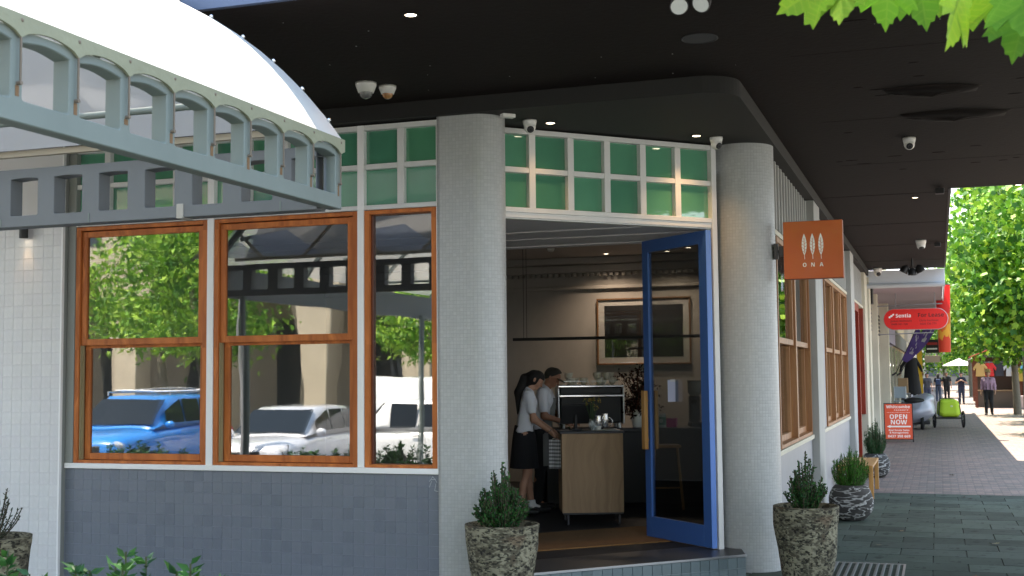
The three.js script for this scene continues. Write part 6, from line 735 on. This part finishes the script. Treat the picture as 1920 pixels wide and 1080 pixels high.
// ---------------------------------------------------------------- across the road: what the shop windows mirror
function car(name, label, x, z, yaw, o) {
  const t = thing(name, label, o.cat, [x, -0.30, z], yaw), paint = phys(...o.color, 0.28, { clearcoat: 1, clearcoatRoughness: 0.04, metalness: o.metal ?? 0 }), gl = phys(0.012, 0.016, 0.022, 0.05, { ior: 1.35 }), L = o.L, Wd = o.W / 2, H = o.H, hood = o.hood, boot = o.boot ?? hood;
  // lower body: stations nose to tail [z, bottom, top, half width]
  const st = [[L * 0.5, 0.42, hood * 0.74, Wd * 0.74], [L * 0.485, 0.26, hood * 0.86, Wd * 0.86], [L * 0.43, 0.22, hood * 0.94, Wd * 0.95], [L * 0.32, 0.20, hood * 0.99, Wd], [L * 0.16, 0.20, hood * 1.04, Wd], [0, 0.20, hood * 1.05, Wd], [-L * 0.2, 0.20, boot * 1.04, Wd], [-L * 0.38, 0.22, boot * 1.03, Wd * 0.98], [-L * 0.47, 0.26, boot * 0.98, Wd * 0.92], [-L * 0.5, 0.42, boot * 0.86, Wd * 0.82]];
  const loft = (S, cap) => { const p = [], I = [], n = S[0].length; S.forEach((r) => r.forEach((q) => p.push(...q))); for (let i = 0; i < S.length - 1; i++) for (let j = 0; j < n; j++) { const a = i * n + j, b = i * n + ((j + 1) % n), c = a + n, d = b + n; I.push(a, b, c, b, d, c); } if (cap) { for (const [o2, f] of [[0, 1], [(S.length - 1) * n, 0]]) for (let j = 1; j < n - 1; j++) f ? I.push(o2, o2 + j + 1, o2 + j) : I.push(o2, o2 + j, o2 + j + 1); } const g = new THREE.BufferGeometry(); g.setAttribute('position', new THREE.Float32BufferAttribute(p, 3)); g.setIndex(I); g.computeVertexNormals(); return g; };
  const ring = ([z, b, tp, w]) => { const r = [], N = 20; for (let i = 0; i < N; i++) { const a = (i / N) * Math.PI * 2 + Math.PI / N, c = Math.cos(a), s = Math.sin(a), e = 0.42; r.push([Math.sign(c) * Math.pow(Math.abs(c), e) * w * (s > 0 ? 1 - 0.06 * s : 1), (b + tp) / 2 + Math.sign(s) * Math.pow(Math.abs(s), e) * (tp - b) / 2, z]); } return r; };
  part('car_body', loft(st.map(ring), true), paint, t);
  // cabin
  const [wf, rf, rb, wb] = o.cab.map((k) => k * L), yb = hood * 1.0, cw = Wd * 0.90, rw = Wd * 0.74, ch = [wf, rf, rb, wb];
  const sec = (z, y, w) => { const r = [], base = yb - 0.02; for (const [px, py] of [[-1, 0], [-0.985, 0.25], [-0.96, 0.6], [-0.90, 0.9], [-0.78, 0.985], [-0.4, 1.0], [0, 1.01], [0.4, 1.0], [0.78, 0.985], [0.90, 0.9], [0.96, 0.6], [0.985, 0.25], [1, 0]]) { const k = (y - base), ww = cw + (rw - cw) * py; r.push([px * Math.min(ww, w) , base + Math.max(0.01, k) * py, z]); } return r.reverse(); };
  const S = []; for (let i = 0; i <= 4; i++) { const s = i / 4; S.push(sec(wf + (rf - wf) * s, yb + (H - 0.02 - yb) * Math.pow(s, 0.92), cw)); } S.push(sec(rf + (rb - rf) * 0.3, H, cw)); S.push(sec(rf + (rb - rf) * 0.7, H, cw)); for (let i = 0; i <= 4; i++) { const s = i / 4; S.push(sec(rb + (wb - rb) * s, H - 0.02 - (H - 0.02 - yb) * Math.pow(s, 1.5), cw)); } part('cabin', loft(S, true), paint, t);
  const face = (zy, z1y, in0, in1, off) => quadGeo([[[-in0, zy[1], zy[0]], [in0, zy[1], zy[0]], [in1, z1y[1], z1y[0]], [-in1, z1y[1], z1y[0]]]].map((q) => q.map(([a, b, c]) => [a, b + 0.012, c + off])));
  const lerp = (a, b, s) => a + (b - a) * s; part('windscreen', face([lerp(wf, rf, 0.08), lerp(yb, H, 0.10)], [lerp(wf, rf, 0.90), lerp(yb, H, 0.86)], cw * 0.90, rw * 0.92, 0.02), gl, t); part('rear_window', face([lerp(wb, rb, 0.15), lerp(yb, H, 0.20)], [lerp(wb, rb, 0.8), lerp(yb, H, 0.84)], cw * 0.82, rw * 0.84, -0.03), gl, t);
  for (const s of [-1, 1]) { // side glass
    const P = (z, f) => [s * (cw + (rw - cw) * f + 0.012), yb + (H - yb) * f, z], cuts = o.cuts, q = []; for (let i = 0; i < cuts.length - 1; i++) { const a = cuts[i] * L - 0.03, b = cuts[i + 1] * L + 0.03, tf = (z) => { const k = z > rf ? clamp((wf - z) / (wf - rf)) : z < rb ? clamp((z - wb) / (rb - wb)) : 1; return Math.max(0.14, k * 0.86); }; part('side_window', quadGeo([[P(a, 0.12), P(b, 0.12), P(b, tf(b)), P(a, tf(a))]]), gl, t); }
    const mi = ball(0.1, s * (Wd + 0.06), yb + 0.06, wf - 0.32, 1.05, 0.75, 0.7, 14, 10); part('wing_mirror', mi, paint, t); part('door_handle', [bx(s * Wd - 0.012, s * Wd + 0.02, hood * 0.90, hood * 0.93, 0.05, 0.25, 0.008), bx(s * Wd - 0.012, s * Wd + 0.02, hood * 0.90, hood * 0.93, -0.95, -0.75, 0.008)], paint, t);
    part('headlight', (() => { const g = ball(0.17, s * Wd * 0.72, hood * 0.74, L * 0.465, 1.2, 0.55, 0.55, 14, 10); return g; })(), phys(0.5, 0.52, 0.55, 0.1, { clearcoat: 1 }), t); part('tail_light', ball(0.13, s * Wd * 0.80, hood * 0.82, -L * 0.475, 0.8, 1, 0.5, 12, 8), std(0.35, 0.01, 0.01, 0.3), t);
    for (const z of [L * 0.30, -L * 0.29]) { const w = new THREE.CylinderGeometry(0.33, 0.33, 0.22, 26); w.rotateZ(Math.PI / 2); w.translate(s * (Wd - 0.09), 0.33, z); const wh = part('wheel', w, M.blackMatte, t), r = lathe([[0, 0.115], [0.06, 0.12], [0.2, 0.10], [0.235, 0.118]], 20); r.rotateZ(-s * Math.PI / 2); r.translate(s * (Wd - 0.09), 0.33, z); part('rim', r, M.steel, wh); }
    if (o.rails) part('roof_rail', [rod([s * rw * 0.92, H + 0.05, rf - 0.1], [s * rw * 0.92, H + 0.05, rb + 0.1], 0.02), rod([s * rw * 0.92, H - 0.02, rf - 0.1], [s * rw * 0.92, H + 0.05, rf - 0.12], 0.02), rod([s * rw * 0.92, H - 0.02, rb + 0.1], [s * rw * 0.92, H + 0.05, rb + 0.12], 0.02)], M.steel, t);
  }
  if (o.rails) for (const k of [0.25, 0.7]) part('roof_bar', bx(-rw, rw, H + 0.07, H + 0.10, lerp(rf, rb, k) - 0.03, lerp(rf, rb, k) + 0.03, 0.01), M.trim, t);
  part('grille', [bx(-Wd * 0.5, Wd * 0.5, hood * 0.60, hood * 0.76, L * 0.470, L * 0.503, 0.03), bx(-Wd * 0.62, Wd * 0.62, 0.30, 0.44, L * 0.48, L * 0.505, 0.03)], M.black, t); part('number_plate', bx(-0.19, 0.19, 0.46, 0.56, L * 0.500, L * 0.512, 0.003), std(0.7, 0.7, 0.66, 0.5), t); part('underbody', bx(-Wd * 0.86, Wd * 0.86, 0.16, 0.30, -L * 0.45, L * 0.45, 0.04), M.blackMatte, t);
  return t;
}
const SUV = { L: 4.5, W: 1.85, H: 1.68, hood: 1.02, boot: 1.06, cab: [0.235, 0.06, -0.36, -0.46], cuts: [0.14, -0.03, -0.20, -0.34], cat: 'car' };
car('blue_suv', 'bright blue four wheel drive with roof bars parked nose to the cafe', -15.55, 12.5, Math.PI - 0.10, { ...SUV, L: 4.8, W: 2.0, H: 1.74, hood: 1.09, boot: 1.12, color: [0.012, 0.22, 0.70], rails: true });
car('silver_hatchback', 'silver hatchback parked between the blue car and the white car', -12.2, 12.7, Math.PI - 0.06, { L: 4.3, W: 1.85, H: 1.50, hood: 0.95, cab: [0.25, 0.06, -0.32, -0.47], cuts: [0.15, -0.03, -0.20, -0.33], color: [0.66, 0.67, 0.72], metal: 0.1, cat: 'car' });
car('white_suv', 'white wagon parked broadside on the road opposite the narrow window', -8.5, 13.4, Math.PI / 2, { ...SUV, color: [0.80, 0.81, 0.82], H: 1.62 });
car('white_van', 'tall white delivery van parked behind the other cars', -10.2, 17.6, Math.PI / 2, { L: 5.2, W: 1.95, H: 2.05, hood: 1.15, boot: 1.2, cab: [0.36, 0.22, -0.47, -0.49], cuts: [0.29, 0.21], color: [0.80, 0.80, 0.80], cat: 'van' });
{ // beige colonnaded building across the road
  const t = thing('colonnade_building', 'beige concrete building with tapering columns across the road', 'building', [-12, -0.14, 30]); const S = std(0.60, 0.52, 0.40, 0.85, { map: grime });
  part('back_wall', bx(-26, 24, 0, 9, 3.0, 3.3), std(0.30, 0.26, 0.20, 0.9, { map: grime }), t); part('parapet', bx(-26, 24, 6.2, 9.5, 0, 3.2, 0.05), S, t); part('cornice', bx(-26.2, 24.2, 9.3, 9.7, -0.3, 3.3, 0.05), S, t);
  for (let k = 0; k < 13; k++) { const x = -25 + k * 4, g = extrude([[-0.45, 0], [0.45, 0], [0.5, 3.0], [0.8, 4.6], [1.5, 6.2], [-1.5, 6.2], [-0.8, 4.6], [-0.5, 3.0]], 0.9, { bevel: 0.03 }); g.translate(x, 0, 0.1); part('column', uvBox(g), S, t); if (k < 12) { part('window', bx(x + 0.9, x + 3.1, 0.6, 4.2, 2.9, 2.99), phys(0.03, 0.035, 0.04, 0.05), t); part('window_frame', [bx(x + 1.95, x + 2.05, 0.6, 4.2, 2.85, 2.9), bx(x + 0.9, x + 3.1, 2.6, 2.7, 2.84, 2.9)], M.black, t); part('upper_window', bx(x + 1.0, x + 3.0, 7.0, 8.6, -0.02, 0.05), phys(0.04, 0.05, 0.06, 0.05), t); } }
}
{ const t = thing('street_notice', 'white notice board on two posts across the road', 'sign', [-11.2, -0.14, 22.5]); part('panel', bx(-0.75, 0.75, 1.6, 2.5, -0.03, 0.03, 0.01), std(0.74, 0.76, 0.82, 0.5), t); for (const s of [-0.65, 0.65]) part('post', rod([s, 0, 0.04], [s, 2.6, 0.04], 0.035), M.grey, t); }
for (const [x, z, l] of [[-11.9, 10.4, 'slim grey post at the kerb opposite the middle window'], [-12.15, 22.2, 'grey lamp post across the road behind the silver car']]) { const t = thing('street_post', l, 'post', [x, -0.14, z]); part('post', rod([0, 0, 0], [0, 5.2, 0], 0.06, 12, 0.045), M.grey, t); part('base_plate', bx(-0.12, 0.12, 0, 0.03, -0.12, 0.12, 0.005), M.darkGrey, t); part('cap', ball(0.06, 0, 5.22, 0, 1, 0.6, 1, 10, 8), M.darkGrey, t); }
const elm = leafGeo(0.22, 0.12), elmM = leafMat(1, 1, 1, 0.45, 0.55), elmT = [[0.30, 0.52, 0.06], [0.18, 0.38, 0.05], [0.40, 0.60, 0.08], [0.09, 0.22, 0.04]], G2 = 'street trees across the road';
tree('street_tree', 'full leafy street tree opposite the left window', -18.6, 19.5, -0.14, 4.3, 2.6, 2.2, 2.4, 6500, elm, elmM, elmT, G2, 0.14);
tree('street_tree', 'street tree behind the blue car, to its far side', -22.5, 23.2, -0.14, 4.8, 2.8, 2.5, 2.6, 5500, elm, elmM, elmT, G2, 0.14);
tree('street_tree', 'low spreading street tree opposite the middle window', -13.6, 23.6, -0.14, 3.5, 2.6, 1.2, 2.0, 4200, elm, elmM, elmT, G2, 0.12);
tree('street_tree', 'street tree opposite the narrow window', -9.6, 24.2, -0.14, 3.9, 2.2, 1.7, 2.0, 4200, elm, elmM, elmT, G2, 0.12);
tree('street_tree', 'street tree opposite the doorway', -3.5, 22.5, -0.14, 4.8, 2.8, 2.4, 2.6, 5200, elm, elmM, elmT, G2, 0.14);
tree('street_tree', 'street tree at the right across the road', 3.5, 23.0, -0.14, 5.0, 3.0, 2.6, 2.8, 5200, elm, elmM, elmT, G2, 0.15);

renderer.render(scene, camera);
